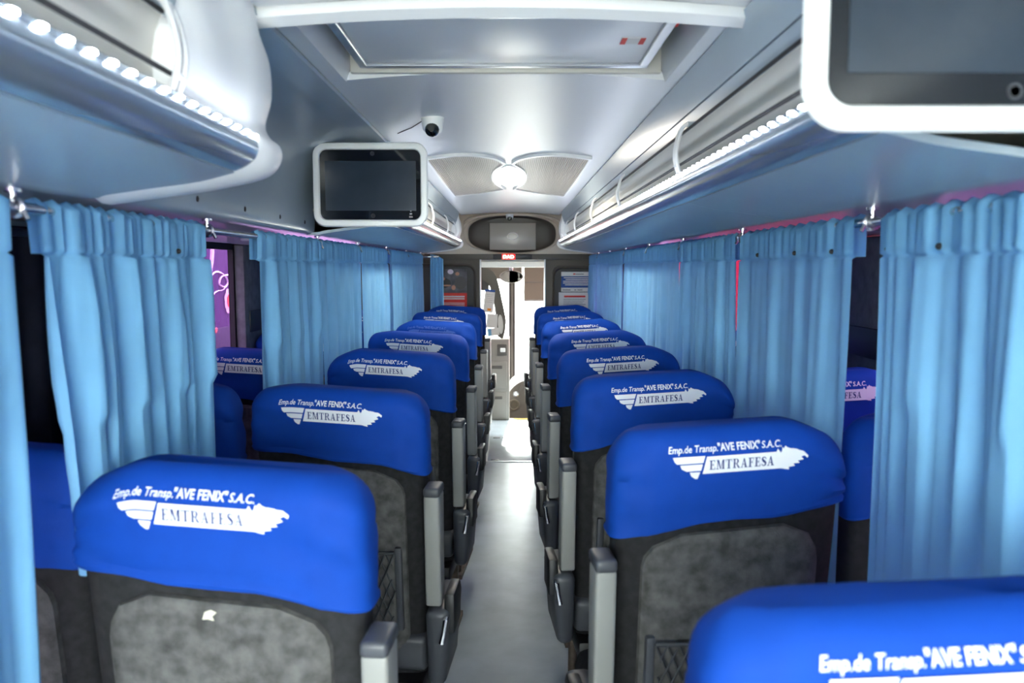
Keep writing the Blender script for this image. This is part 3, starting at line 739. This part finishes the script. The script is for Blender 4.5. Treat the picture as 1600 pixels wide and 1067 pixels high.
        sc = rbox('side_cover', (xx[0], -0.032, 0.405), (xx[1], 0.20, 0.628), 'dark', t, r=0.022, seg=3, taper=tb)
        xx = sorted((s * 0.284, s * 0.312))
        rbox('recline_grip', (xx[0], -0.012, 0.560), (xx[1], 0.10, 0.668), 'black', sc, r=0.007)
        tube('recline_lever', [(s * 0.290, -0.012, 0.612), (s * 0.292, -0.034, 0.606), (s * 0.288, -0.040, 0.575), (s * 0.282, -0.040, 0.548)], [0.008, 0.0075, 0.006, 0.0075], 'steel', sc, n=8)
    rbox('rear_crossbar', (-0.225, 0.055, 0.415), (0.225, 0.13, 0.515), 'dark', t, r=0.018, seg=3)
    return t
def copy_tree(o, parent=None):
    c = o.copy(); COL.objects.link(c); c.parent = parent
    for ch in list(o.children): copy_tree(ch, c)
    return c
SEAT_L = [1.17, 2.03, 2.85, 3.65, 4.45, 5.29, 6.15]
SEAT_R = [0.70, 1.50, 2.24, 2.96, 3.71, 4.56, 5.38, 6.22]
names = ['nearest', 'second', 'third', 'fourth', 'fifth', 'sixth', 'seventh', 'frontmost']
where = {(-1, True): 'left aisle seat with blue cover and raised grey armrest, %s from the camera', (1, True): 'right aisle seat with blue cover and raised grey armrest, %s from the camera',
         (-1, False): 'left window seat with blue cover behind the curtains, %s from the camera', (1, False): 'right window seat with blue cover behind the curtains, %s from the camera'}
for side, rows in ((-1, SEAT_L), (1, SEAT_R)):
    for aisle in (True, False):
        protos = [make_seat(side, aisle, seed=3 + k + (10 if aisle else 20) + side, chamfer=0.055 if side > 0 or k == 0 else 0.022) for k in range(2)]
        for k, y in enumerate(rows):
            if not aisle and side > 0 and k == 0: continue
            if side < 0 and aisle and k == 4: o = make_seat(side, True, shaded=True, seed=77)
            elif k < 2: o = protos[k]
            else: o = copy_tree(protos[k % 2])
            rnd = random.Random(k * 7 + side * 3 + aisle)
            x = side * ((([0.442, 0.444, 0.434] if side < 0 else [0.430, 0.446, 0.430])[k] if k < 3 else 0.4275) if aisle else 0.957)
            dy = 0.0 if aisle else 0.15 if (side < 0 and k == 0) else 0.11 if (side > 0 and k == 1) else rnd.uniform(0.03, 0.07)
            o.location = (x, y + dy, -0.012 if aisle and ((side > 0 and k == 0) or (side < 0 and k == 1)) else 0.0)
            o.rotation_euler = (0, 0, math.radians((5.0 if side > 0 else -5.0) * (1 if aisle else 0.4) + rnd.uniform(-0.6, 0.6)) * (0.1 if side > 0 and k == 0 else 1))
            lab = where[(side, aisle)] % names[k]
            if side < 0 and aisle and k == 4: lab = 'left aisle seat whose blue cover has a print painted dim for shade, fifth from the camera'
            if side > 0 and aisle and k == 0: lab = 'right aisle seat at the bottom right corner, cut by the picture edge'
            o['label'] = lab
            o['group'] = {(-1, True): 'left aisle seats', (1, True): 'right aisle seats', (-1, False): 'left window seats', (1, False): 'right window seats'}[(side, aisle)]
        if not aisle and side > 0:
            for ch in list(protos[0].children_recursive): bpy.data.objects.remove(ch)
            bpy.data.objects.remove(protos[0])
# scrap of lint on the nearest left seat
o = mesh('lint_scrap', [(0, 0, 0), (0.010, -0.001, 0.004), (0.018, 0, -0.001), (0.012, -0.002, -0.006), (0.014, 0, -0.014), (0.006, -0.003, -0.010), (-0.004, 0, -0.012), (-0.001, -0.002, -0.004), (0.007, -0.005, -0.004)],
         [(i, (i + 1) % 8, 8) for i in range(8)], 'felt_patch')
o.location = (-0.442 - 0.01, 1.17 + rear_y(0, 0.975) - 0.019, 0.978)
tag(o, 'tiny cream scrap of lint on the grey back of the nearest left seat', 'lint')

# ---------------------------------------------------------------- floor hatch
t = thing('floor_hatch', (0.0, 6.49, 0.0), 'metal framed inspection hatch in the floor near the front', 'hatch')
rbox('plate', (-0.175, -0.44, 0.0), (0.19, 0.44, 0.004), 'vinyl', t, r=0.001)
g = MB()
for lo, hi in (((-0.20, -0.46, 0), (0.215, -0.44, 0.006)), ((-0.20, 0.44, 0), (0.215, 0.46, 0.006)), ((-0.20, -0.44, 0), (-0.178, 0.44, 0.006)), ((0.193, -0.44, 0), (0.215, 0.44, 0.006))): g.box(lo, hi)
g.out('frame', 'alu', t, smooth=False)
for y in (-0.40, 0.40): rbox('latch', (-0.15, y - 0.015, 0.003), (-0.09, y + 0.015, 0.006), 'black', t, r=0.001)

# ---------------------------------------------------------------- front bulkhead, partitions
# upper bulkhead with the lens shaped opening for the screen
def lensring(k, n=64, cx=0.015, cz=1.785, w=0.395, hh=0.165):
    out = []
    for i in range(n):
        a = 2 * math.pi * i / n; c, s = math.cos(a), math.sin(a)
        out.append((cx + w * k * math.copysign(abs(c) ** 0.95, c), cz + hh * k ** 0.6 * math.copysign(abs(s) ** 0.70, s)))
    return out
n = 64; inner = lensring(1.04)
outer = []
for i in range(n):
    a = 2 * math.pi * i / n; c, s = math.cos(a), math.sin(a); k = min(HW / max(1e-6, abs(c)), 0.9 / max(1e-6, abs(s)))
    outer.append((max(-HW, min(HW, k * c)), max(1.585, min(2.12, 1.785 + k * s))))
LL = [[(x, Y1, z) for x, z in outer], [(x, Y1 - 0.004, z) for x, z in [(i_[0] * 0.5 + o_[0] * 0.5, i_[1] * 0.5 + o_[1] * 0.5) for i_, o_ in zip(inner, outer)]], [(x, Y1 - 0.01, z) for x, z in inner]]
struct(loops('wall_front', LL, 'bulk', None, False, False), 'beige front bulkhead above the doorway around the front screen', 'wall')
t = thing('front_screen', (0.015, Y1, 1.785), 'lens shaped front screen housing with a display painted pale for its reflection above the doorway', 'screen')
def pf(o): o.data.transform(Matrix.Translation((-0.015, -Y1, -1.785))); o.parent = t; return o
pf(loops('bezel', [[(x, Y1 + d, z) for x, z in lensring(k)] for k, d in ((1.06, 0.0), (1.05, -0.022), (1.02, -0.028), (0.985, -0.022), (0.97, 0.0), (0.9, 0.05), (0.82, 0.07))], 'bulk', None, False, False))
pf(loops('dark_surround', [[(x, Y1 + d, z) for x, z in lensring(k)] for k, d in ((0.968, 0.002), (0.90, 0.03), (0.80, 0.045), (0.4, 0.05))], 'part', None, False, True))
pf(rbox('display', (-0.180, Y1 - 0.012, 1.648), (0.222, Y1 + 0.04, 1.880), 'fpanel', r=0.003))
pf(tube('display_mark', [(0.021 + 0.045 * math.cos(a), Y1 - 0.0125, 1.765 + 0.03 * math.sin(a)) for a in [2 * math.pi * k / 20 for k in range(20)]], 0.004, 'paper', closed=True, n=5))
pf(mesh('eyebrow', *[x for x in (lambda L_: ([p for l in L_ for p in l], [(i * 21 + j, i * 21 + j + 1, (i + 1) * 21 + j + 1, (i + 1) * 21 + j) for i in range(3) for j in range(20)]))(
    [[(0.015 - 0.42 * math.cos(math.pi * q / 20), Y1 - d, zz + 0.105 * math.sin(math.pi * q / 20) ** 0.7) for q in range(21)] for d, zz in ((0.0, 1.865), (0.07, 1.862), (0.09, 1.85), (0.06, 1.835))])], 'bulk'))
# partitions left and right of the doorway with rounded dark recesses
for s, nm, x0, x1 in ((-1, 'left', -HW, -0.258), (1, 'right', 0.300, HW)):
    b = bmesh.new(); add_rbox(b, (x0, Y1, 0.0), (x1, Y1 + 0.05, 1.60), 0.006)
    o = from_bm('wall_front_' + nm, b, 'part'); struct(o, 'dark grey front partition on the %s of the doorway' % nm, 'wall')
    if s < 0: out = rrect(-0.95, -0.315, 0.75, 1.508, 0.07)
    else: out = rrect(0.385, 0.98, 0.75, 1.488, 0.07)
    cx = sum(p[0] for p in out) / len(out); cz = sum(p[1] for p in out) / len(out)
    L_ = [[(cx + (x - cx) * k, Y1 + d, cz + (z - cz) * k) for x, z in out] for k, d in ((1.06, -0.001), (1.05, -0.014), (1.02, -0.018), (1.0, -0.012), (0.985, -0.002))]
    loops('recess_frame', L_, 'part', o, False, False)
    loops('recess_panel', [[(x, Y1 - 0.002, z) for x, z in out], [(x, Y1 - 0.001, z) for x, z in out]], 'partd', o)
o = rbox('trim_%d' % ntrim, (-HW, Y1 - 0.012, 1.562), (HW, Y1 + 0.06, 1.612), 'part', r=0.004); ntrim += 1
struct(o, 'dark header beam across the top of the doorway', 'trim')
for x in (-0.262, 0.304):
    o = rbox('trim_%d' % ntrim, (x - 0.006, Y1 - 0.016, 0.0), (x + 0.006, Y1 + 0.06, 1.565), 'alu', r=0.002); ntrim += 1
    struct(o, 'bright metal strip on the %s doorway edge' % ('left' if x < 0 else 'right'), 'trim')
# red sign
t = thing('led_sign', (-0.03, Y1 - 0.022, 1.568), 'red lit display sign on the header beam above the doorway', 'sign')
rbox('case', (-0.12, -0.006, -0.006), (0.22, 0.012, 0.042), 'ledbox', t, r=0.003)
rbox('lit_field', (-0.040, -0.009, 0.0), (0.070, -0.005, 0.040), 'ledred', t, r=0)
v, f = text_faces('DAD', 0.05, 0, 0.0012, 0.094)
mesh('letters', [(x - 0.032, -0.0100, z * 0.80 + 0.006) for x, z in v], f, 'ledtext', t, smooth=False, recalc=False)
# posters
def poster(x0, x1, z0, z1, label, build):
    t = thing('poster', (x0, Y1 - 0.006, z0), label, 'poster'); w, h_ = x1 - x0, z1 - z0
    rbox('sheet', (0, -0.002, 0), (w, 0.001, h_), 'paper', t, r=0)
    def patch(nm, a, b, c, d, m, k=1): return rbox(nm, (a * w, -0.002 - 0.0006 * k, c * h_), (b * w, -0.0016, d * h_), m, t, r=0)
    build(patch, t, w, h_)
def pl(patch, t, w, h_):
    patch('photo', 0, 1, 0.42, 1, 'photo'); patch('red_field', 0, 1, 0.0, 0.42, 'red')
    for a, b, c, d in ((0.15, 0.92, 0.315, 0.35), (0.12, 0.92, 0.265, 0.295), (0.05, 0.92, 0.17, 0.185), (0.05, 0.92, 0.135, 0.15), (0.4, 0.92, 0.10, 0.112)): patch('text_line', a, b, c, d, 'paper', 2)
    patch('orange_field', 0.3, 1, 0.0, 0.05, 'orange', 2)
    for (cx, cz, rx, rz, m) in ((0.14, 0.76, 0.13, 0.05, 'skin'), (0.68, 0.88, 0.07, 0.045, 'skin'), (0.55, 0.55, 0.07, 0.06, 'skin'), (0.22, 0.66, 0.24, 0.12, 'black'), (0.78, 0.66, 0.2, 0.16, 'dash'), (0.33, 0.60, 0.14, 0.02, 'skin'), (0.45, 0.93, 0.1, 0.06, 'whitep')):
        n = 16; v = [(w * (cx + rx * math.cos(6.283 * i / n)), -0.0033 - 0.0003 * (m == 'skin'), h_ * (cz + rz * math.sin(6.283 * i / n))) for i in range(n)]
        mesh('figure_patch', v, [tuple(range(n))], m, t, smooth=False, recalc=False)
poster(-0.64, -0.380, 1.12, 1.483, 'poster with a photo above a red field on the left partition', pl)
def pr(patch, t, w, h_):
    patch('blue_field', 0, 1, 0.2, 0.78, 'pblue'); patch('logo', 0.38, 0.45, 0.86, 0.92, 'red'); patch('logo_word', 0.46, 0.72, 0.86, 0.905, 'pgrey')
    for a, b, c in ((0.08, 0.95, 0.70), (0.14, 0.95, 0.61), (0.06, 0.92, 0.52), (0.06, 0.95, 0.43), (0.12, 0.95, 0.34)): patch('text_line', a, b, c - 0.02, c + 0.025, 'paper', 2)
    for a, b in ((0.05, 0.3), (0.42, 0.48), (0.52, 0.68)): patch('text_line', a, b, 0.06, 0.11, 'pgrey')
poster(0.446, 0.72, 1.284, 1.457, 'blue and white printed notice on the right partition', pr)
def pw(patch, t, w, h_):
    patch('red_heading', 0.17, 0.85, 0.77, 0.85, 'red')
    for k in range(8): patch('text_line', 0.15, 0.86 - 0.05 * (k % 3), 0.66 - 0.08 * k, 0.685 - 0.08 * k, 'pgrey')
poster(0.425, 0.70, 1.09, 1.278, 'white notice with red heading below the blue one on the right partition', pw)

# ---------------------------------------------------------------- driver's cab seen through the doorway
YF = 9.35
b = bmesh.new(); add_rbox(b, (-HW, 7.77, -0.62), (HW, YF, -0.56)); add_rbox(b, (-HW, 7.765, -0.6), (HW, 7.785, -0.03))
struct(from_bm('floor.001', b, 'dash', smooth=False), 'lower floor of the entrance step in the cab', 'floor')
b = bmesh.new(); add_rbox(b, (-HW, YF - 0.02, 1.60), (HW, YF + 0.06, 2.16)); add_rbox(b, (-HW, YF - 0.02, -0.6), (HW, YF + 0.06, 0.02))
struct(from_bm('wall_front_lower', b, 'cab', smooth=False), 'front end of the coach around the windscreen', 'wall')
o = rbox('window_%d' % nw, (-HW, YF, 0.0), (HW, YF + 0.008, 1.62), 'clear', r=0); nw += 1
struct(o, 'bright windscreen seen through the doorway', 'window')
rbox('centre_post', (-0.025, -0.02, 0), (0.055, 0.04, 1.62), 'partd', None, r=0.01)
o2 = bpy.data.objects['centre_post']; o2.parent = o; o2.location = (0, YF - 0.03, 0.0)
rbox('post_gasket', (0.004, -0.024, 0), (0.026, -0.019, 1.6), 'dash', o2, r=0.002)
b = bmesh.new(); add_rbox(b, (-HW, 7.1, 1.545), (HW, YF, 1.575)); 
struct(from_bm('ceiling.002', b, 'cream', smooth=False), 'cream cab ceiling panel beyond the doorway', 'ceiling')
o = rbox('trim_%d' % ntrim, (-0.8, 7.35, 1.495), (0.8, 7.40, 1.575), 'white', r=0.01); ntrim += 1
struct(o, 'cream valance under the cab ceiling behind the doorway header', 'trim')
o = rbox('trim_%d' % ntrim, (-0.35, 9.16, 1.36), (0.13, 9.20, 1.545), 'part', r=0.01); ntrim += 1
struct(o, 'dark box above the windscreen left of the sun shade', 'trim')
t = thing('sun_shade', (0.28, 9.12, 1.105), 'beige roller sun shade pulled down over the right windscreen', 'sun shade')
rbox('cloth', (-0.13, 0, 0.01), (0.62, 0.006, 0.44), 'shade', t, r=0); rbox('bottom_bar', (-0.13, -0.006, 0.0), (0.62, 0.012, 0.02), 'arm', t, r=0.003)
rbox('fold', (-0.13, -0.003, 0.215), (0.62, 0.002, 0.225), 'dash', t, r=0.001)
t = thing('rear_view_mirror', (0.008, 8.2, 1.40), 'oval interior mirror hanging below the cab ceiling', 'mirror', rz=math.radians(-14))
E_ = lambda k, y: [(0.128 * k * math.cos(6.2832 * i / 32), y, 0.066 * k * math.sin(6.2832 * i / 32)) for i in range(32)]
loops('rim', [E_(0.90, 0.02), E_(1.0, 0.008), E_(1.0, -0.006), E_(0.94, -0.010), E_(0.90, -0.006)], 'cab', t, True, False)
o = loops('glass', [E_(0.92, -0.004), E_(0.92, -0.0055)], 'mirror', t)
rbox('bracket', (-0.02, -0.01, 0.06), (0.02, 0.02, 0.15), 'steel', t, r=0.006); rbox('clamp', (-0.045, -0.014, 0.105), (0.045, 0.024, 0.145), 'steel', t, r=0.008)
# driver's screen: curved dark frame with an oval opening, papers on it
t = thing('driver_screen', (-0.30, 7.45, 0.78), 'curved dark screen behind the driver with an oval opening', 'partition')
edge = smoothline([(0.03, 0.745), (0.11, 0.70), (0.165, 0.64), (0.20, 0.52), (0.225, 0.40), (0.245, 0.30), (0.258, 0.22), (0.250, 0.12), (0.225, 0.05), (0.19, 0.07)], 4)
inner_ = smoothline([(0.03, 0.60), (0.07, 0.58), (0.10, 0.55), (0.13, 0.45), (0.15, 0.35), (0.16, 0.27), (0.162, 0.20), (0.165, 0.14), (0.175, 0.09), (0.188, 0.065)], 4)
# oval eye cut: frame strip between the two lines, split round the eye
v = []; f = []
for (a, b_) in zip(edge, inner_): v += [(a[0], 0, a[1]), (b_[0], 0, b_[1]), (a[0], 0.03, a[1]), (b_[0], 0.03, b_[1])]
for i in range(len(edge) - 1):
    q = 4 * i; f += [(q, q + 1, q + 5, q + 4), (q + 2, q + 6, q + 7, q + 3), (q, q + 4, q + 6, q + 2), (q + 1, q + 3, q + 7, q + 5)]
mesh('frame', v, f, 'part', t)
ov = lambda kx, kz, y: [(0.208 + kx * math.cos(6.2832 * i / 24) - 0.25 * kz * math.sin(6.2832 * i / 24) * 0.2, y, 0.185 + kz * math.sin(6.2832 * i / 24)) for i in range(24)]
loops('eye_rim', [ov(0.036, 0.115, -0.001), ov(0.034, 0.11, -0.008), ov(0.026, 0.095, -0.008), ov(0.024, 0.09, -0.002)], 'part', t, False, False)
loops('eye_daylight', [ov(0.026, 0.094, -0.003), ov(0.026, 0.094, -0.004)], 'paper', t)  # white sheet painted in place of light seen through the opening
rbox('lower_panel', (-0.10, 0.012, -0.1), (0.02, 0.03, 0.76), 'part', t, r=0.004)
rbox('upper_panel', (-0.10, 0.02, 0.5), (0.10, 0.03, 0.74), 'dash', t, r=0.004)
for (x0, z0, w, h_, rot, label, m) in ((0.052, 0.30, 0.085, 0.215, 6, 'tall paper notice with an orange block on the driver screen', 'orange'), (0.085, 0.155, 0.09, 0.13, 3, 'plain white paper below the tall notice on the driver screen', None), (0.10, 0.075, 0.10, 0.07, -6, 'small light blue leaflet at the bottom of the driver screen', 'pblue')):
    p = thing('paper_notice', (-0.30 + x0, 7.43, 0.78 + z0), label, 'paper'); p.rotation_euler = (0, math.radians(rot), 0)
    rbox('sheet', (-0.01, 0, 0), (w, 0.002, h_), 'paper', p, r=0)
    if m == 'orange':
        rbox('heading', (-0.01, -0.001, h_ * 0.9), (w, 0.0, h_), 'pblue', p, r=0); rbox('orange_block', (w * 0.35, -0.001, h_ * 0.08), (w * 0.75, 0, h_ * 0.19), 'orange', p, r=0)
        for k in range(5): rbox('text_line', (0.005, -0.001, h_ * (0.45 + 0.08 * k)), (w * 0.85, 0, h_ * (0.462 + 0.08 * k)), 'pgrey', p, r=0)
    if m == 'pblue': rbox('blue_field', (-0.01, -0.001, 0), (w * 0.25, 0, h_), 'curtain', p, r=0)
# white cab locker with pulls
t = thing('cab_locker', (-0.20, 7.72, 0.0), 'pale grey locker with two recessed pulls left beyond the doorway', 'locker')
rbox('body', (-0.26, 0.0, 0.0), (0.190, 0.42, 0.80), 'cab', t, r=0.012)
for z in (0.12, 0.42):
    d = rbox('drawer', (-0.12, -0.008, z - 0.10), (0.165, 0.003, z + 0.16), 'cab', t, r=0.005)
    rbox('pull', (0.02, -0.012, z + 0.09), (0.12, -0.004, z + 0.12), 'dash', d, r=0.004)
lk = rbox('latch_plate', (0.07, -0.010, 0.64), (0.165, 0.0, 0.75), 'dash', t, r=0.006); rbox('latch', (0.10, -0.02, 0.675), (0.15, -0.008, 0.715), 'white', lk, r=0.005)
# dashboard console
t = thing('dashboard', (0.12, 8.25, -0.3), 'grey dashboard console with round vent below the windscreen', 'dashboard')
prof = smoothline([(-0.26, 0.0), (-0.22, 0.25), (-0.16, 0.46), (-0.06, 0.585), (0.10, 0.64), (0.5, 0.66)], 4) + [(0.6, 0.62), (0.6, 0.0)]
v = [(x, 0.0, z) for x, z in prof] + [(x, 0.02, z + 0.0) for x, z in prof]
loops('console', [[(x * k + (0.17 * (1 - k)), y, z * k) for x, z in prof] for y, k in ((0.02, 0.96), (0.0, 0.985), (0.02, 1.0), (0.7, 1.0))][1:], 'dash', t)
lathe('socket', [(0.030, 0.0), (0.030, -0.010), (0.02, -0.012), (0.018, -0.004), (0.001, -0.004)], 'steel', t, (-0.065, 0.0, 0.475), 20, 'y')
lathe('vent', [(0.062, 0.0), (0.060, -0.014), (0.046, -0.018), (0.040, -0.006), (0.001, -0.006)], 'part', t, (-0.085, 0.0, 0.36), 24, 'y')
tube('handrail', smoothline([(-0.02, -0.03, 0.52), (0.02, -0.05, 0.60), (0.06, -0.06, 0.68), (0.12, -0.06, 0.715), (0.25, -0.06, 0.72)], 4), 0.014, 'dash', t, n=8)

# ---------------------------------------------------------------- outside the windows
tag(rbox('yard_ground', (-30, -30, -1.3), (30, 60, -1.2), 'asphalt', r=0), 'pale yard ground outside the coach', 'ground', kind='structure')
t = thing('parked_coach', (-3.6, 4.0, -1.2), 'purple parked coach with white scrollwork outside the left windows', 'coach')
rbox('body', (-2.4, -9, 0.35), (0.0, 9, 4.4), 'purple', t, r=0.12, seg=4)
for y in (-7.0, 5.0):
    w_ = lathe('wheel', [(0.46, -0.3), (0.48, -0.05), (0.45, 0.0), (0.30, 0.01), (0.26, -0.05), (0.05, -0.04)], 'rubber', t, (0.0, y, 0.48), 24, 'x')
for k in range(5): rbox('side_window', (-0.01, -8.4 + k * 3.4, 3.2), (0.012, -5.3 + k * 3.4, 4.1), 'navy', t, r=0.01)
rbox('navy_band', (-0.01, -8.5, 1.0), (0.010, 8.5, 1.95), 'navy', t, r=0.004)
def scroll(pts, r): tube('scrollwork', [(0.012, y * 1.475 - 4.0, 1.5 + (z - 1.5) * 1.475 + 1.2) for y, z in smoothline(pts, 5)], r, 'whitep', t, n=6, flat=0.5)
scroll([(6.45, 1.42), (6.6, 1.46), (6.78, 1.43), (6.86, 1.37), (6.78, 1.33), (6.66, 1.36), (6.72, 1.42), (6.9, 1.44), (7.02, 1.52), (7.0, 1.58), (7.15, 1.62)], 0.014)
scroll([(6.45, 1.26), (6.6, 1.30), (6.75, 1.31), (6.9, 1.38), (7.05, 1.44), (7.2, 1.56)], 0.010)
scroll([(6.42, 1.95), (6.52, 1.75), (6.50, 1.55), (6.42, 1.42)], 0.03)
scroll([(6.80, 2.0), (6.98, 1.86), (7.12, 1.72)], 0.022)
for k in range(9):
    a = 6.2832 * k / 9; n = 10; cy, cz = 10.15 + 0.11 * math.cos(a), 1.07 + 0.11 * math.sin(a)
    mesh('flower_petal', [(0.014 + 0.001 * (k % 2), cy + 0.062 * math.cos(6.2832 * i / n) - 4, cz + 0.062 * math.sin(6.2832 * i / n) + 1.2) for i in range(n)], [tuple(range(n))], 'pinkp', t, smooth=False, recalc=False)
lathe('flower_centre', [(0.09, 0.014), (0.085, 0.02), (0.001, 0.022)], 'red', t, (0, 6.15, 2.27), 16, 'x')
rbox('side_marker', (0.0, 5.45, 1.90), (0.016, 5.70, 1.96), 'red', t, r=0.004)
t = thing('parked_coach', (3.5, 1.5, -1.2), 'pink parked coach outside the right windows', 'coach')
rbox('body', (0.0, -9, 0.35), (2.4, 5.3, 4.4), 'coachp', t, r=0.12, seg=4)
for k in range(4): rbox('side_window', (-0.012, -8.4 + k * 3.3, 3.2), (0.01, -5.3 + k * 3.3, 4.1), 'navy', t, r=0.01)
for y in (-6.5, 3.0): lathe('wheel', [(0.46, 0.3), (0.48, 0.05), (0.45, 0.0), (0.30, -0.01), (0.26, 0.05), (0.05, 0.04)], 'rubber', t, (0.0, y, 0.48), 24, 'x')
t = thing('parked_truck', (3.5, 15.0, -1.2), 'red parked truck further ahead outside the right windows', 'truck')
rbox('cargo_box', (0.0, -4.7, 0.9), (2.4, 3.5, 4.2), 'redp', t, r=0.06, seg=3)
for y in (-2.3, 2.2): lathe('wheel', [(0.46, 0.3), (0.48, 0.05), (0.45, 0.0), (0.30, -0.01), (0.26, 0.05), (0.05, 0.04)], 'rubber', t, (0.05, y, 0.48), 24, 'x')
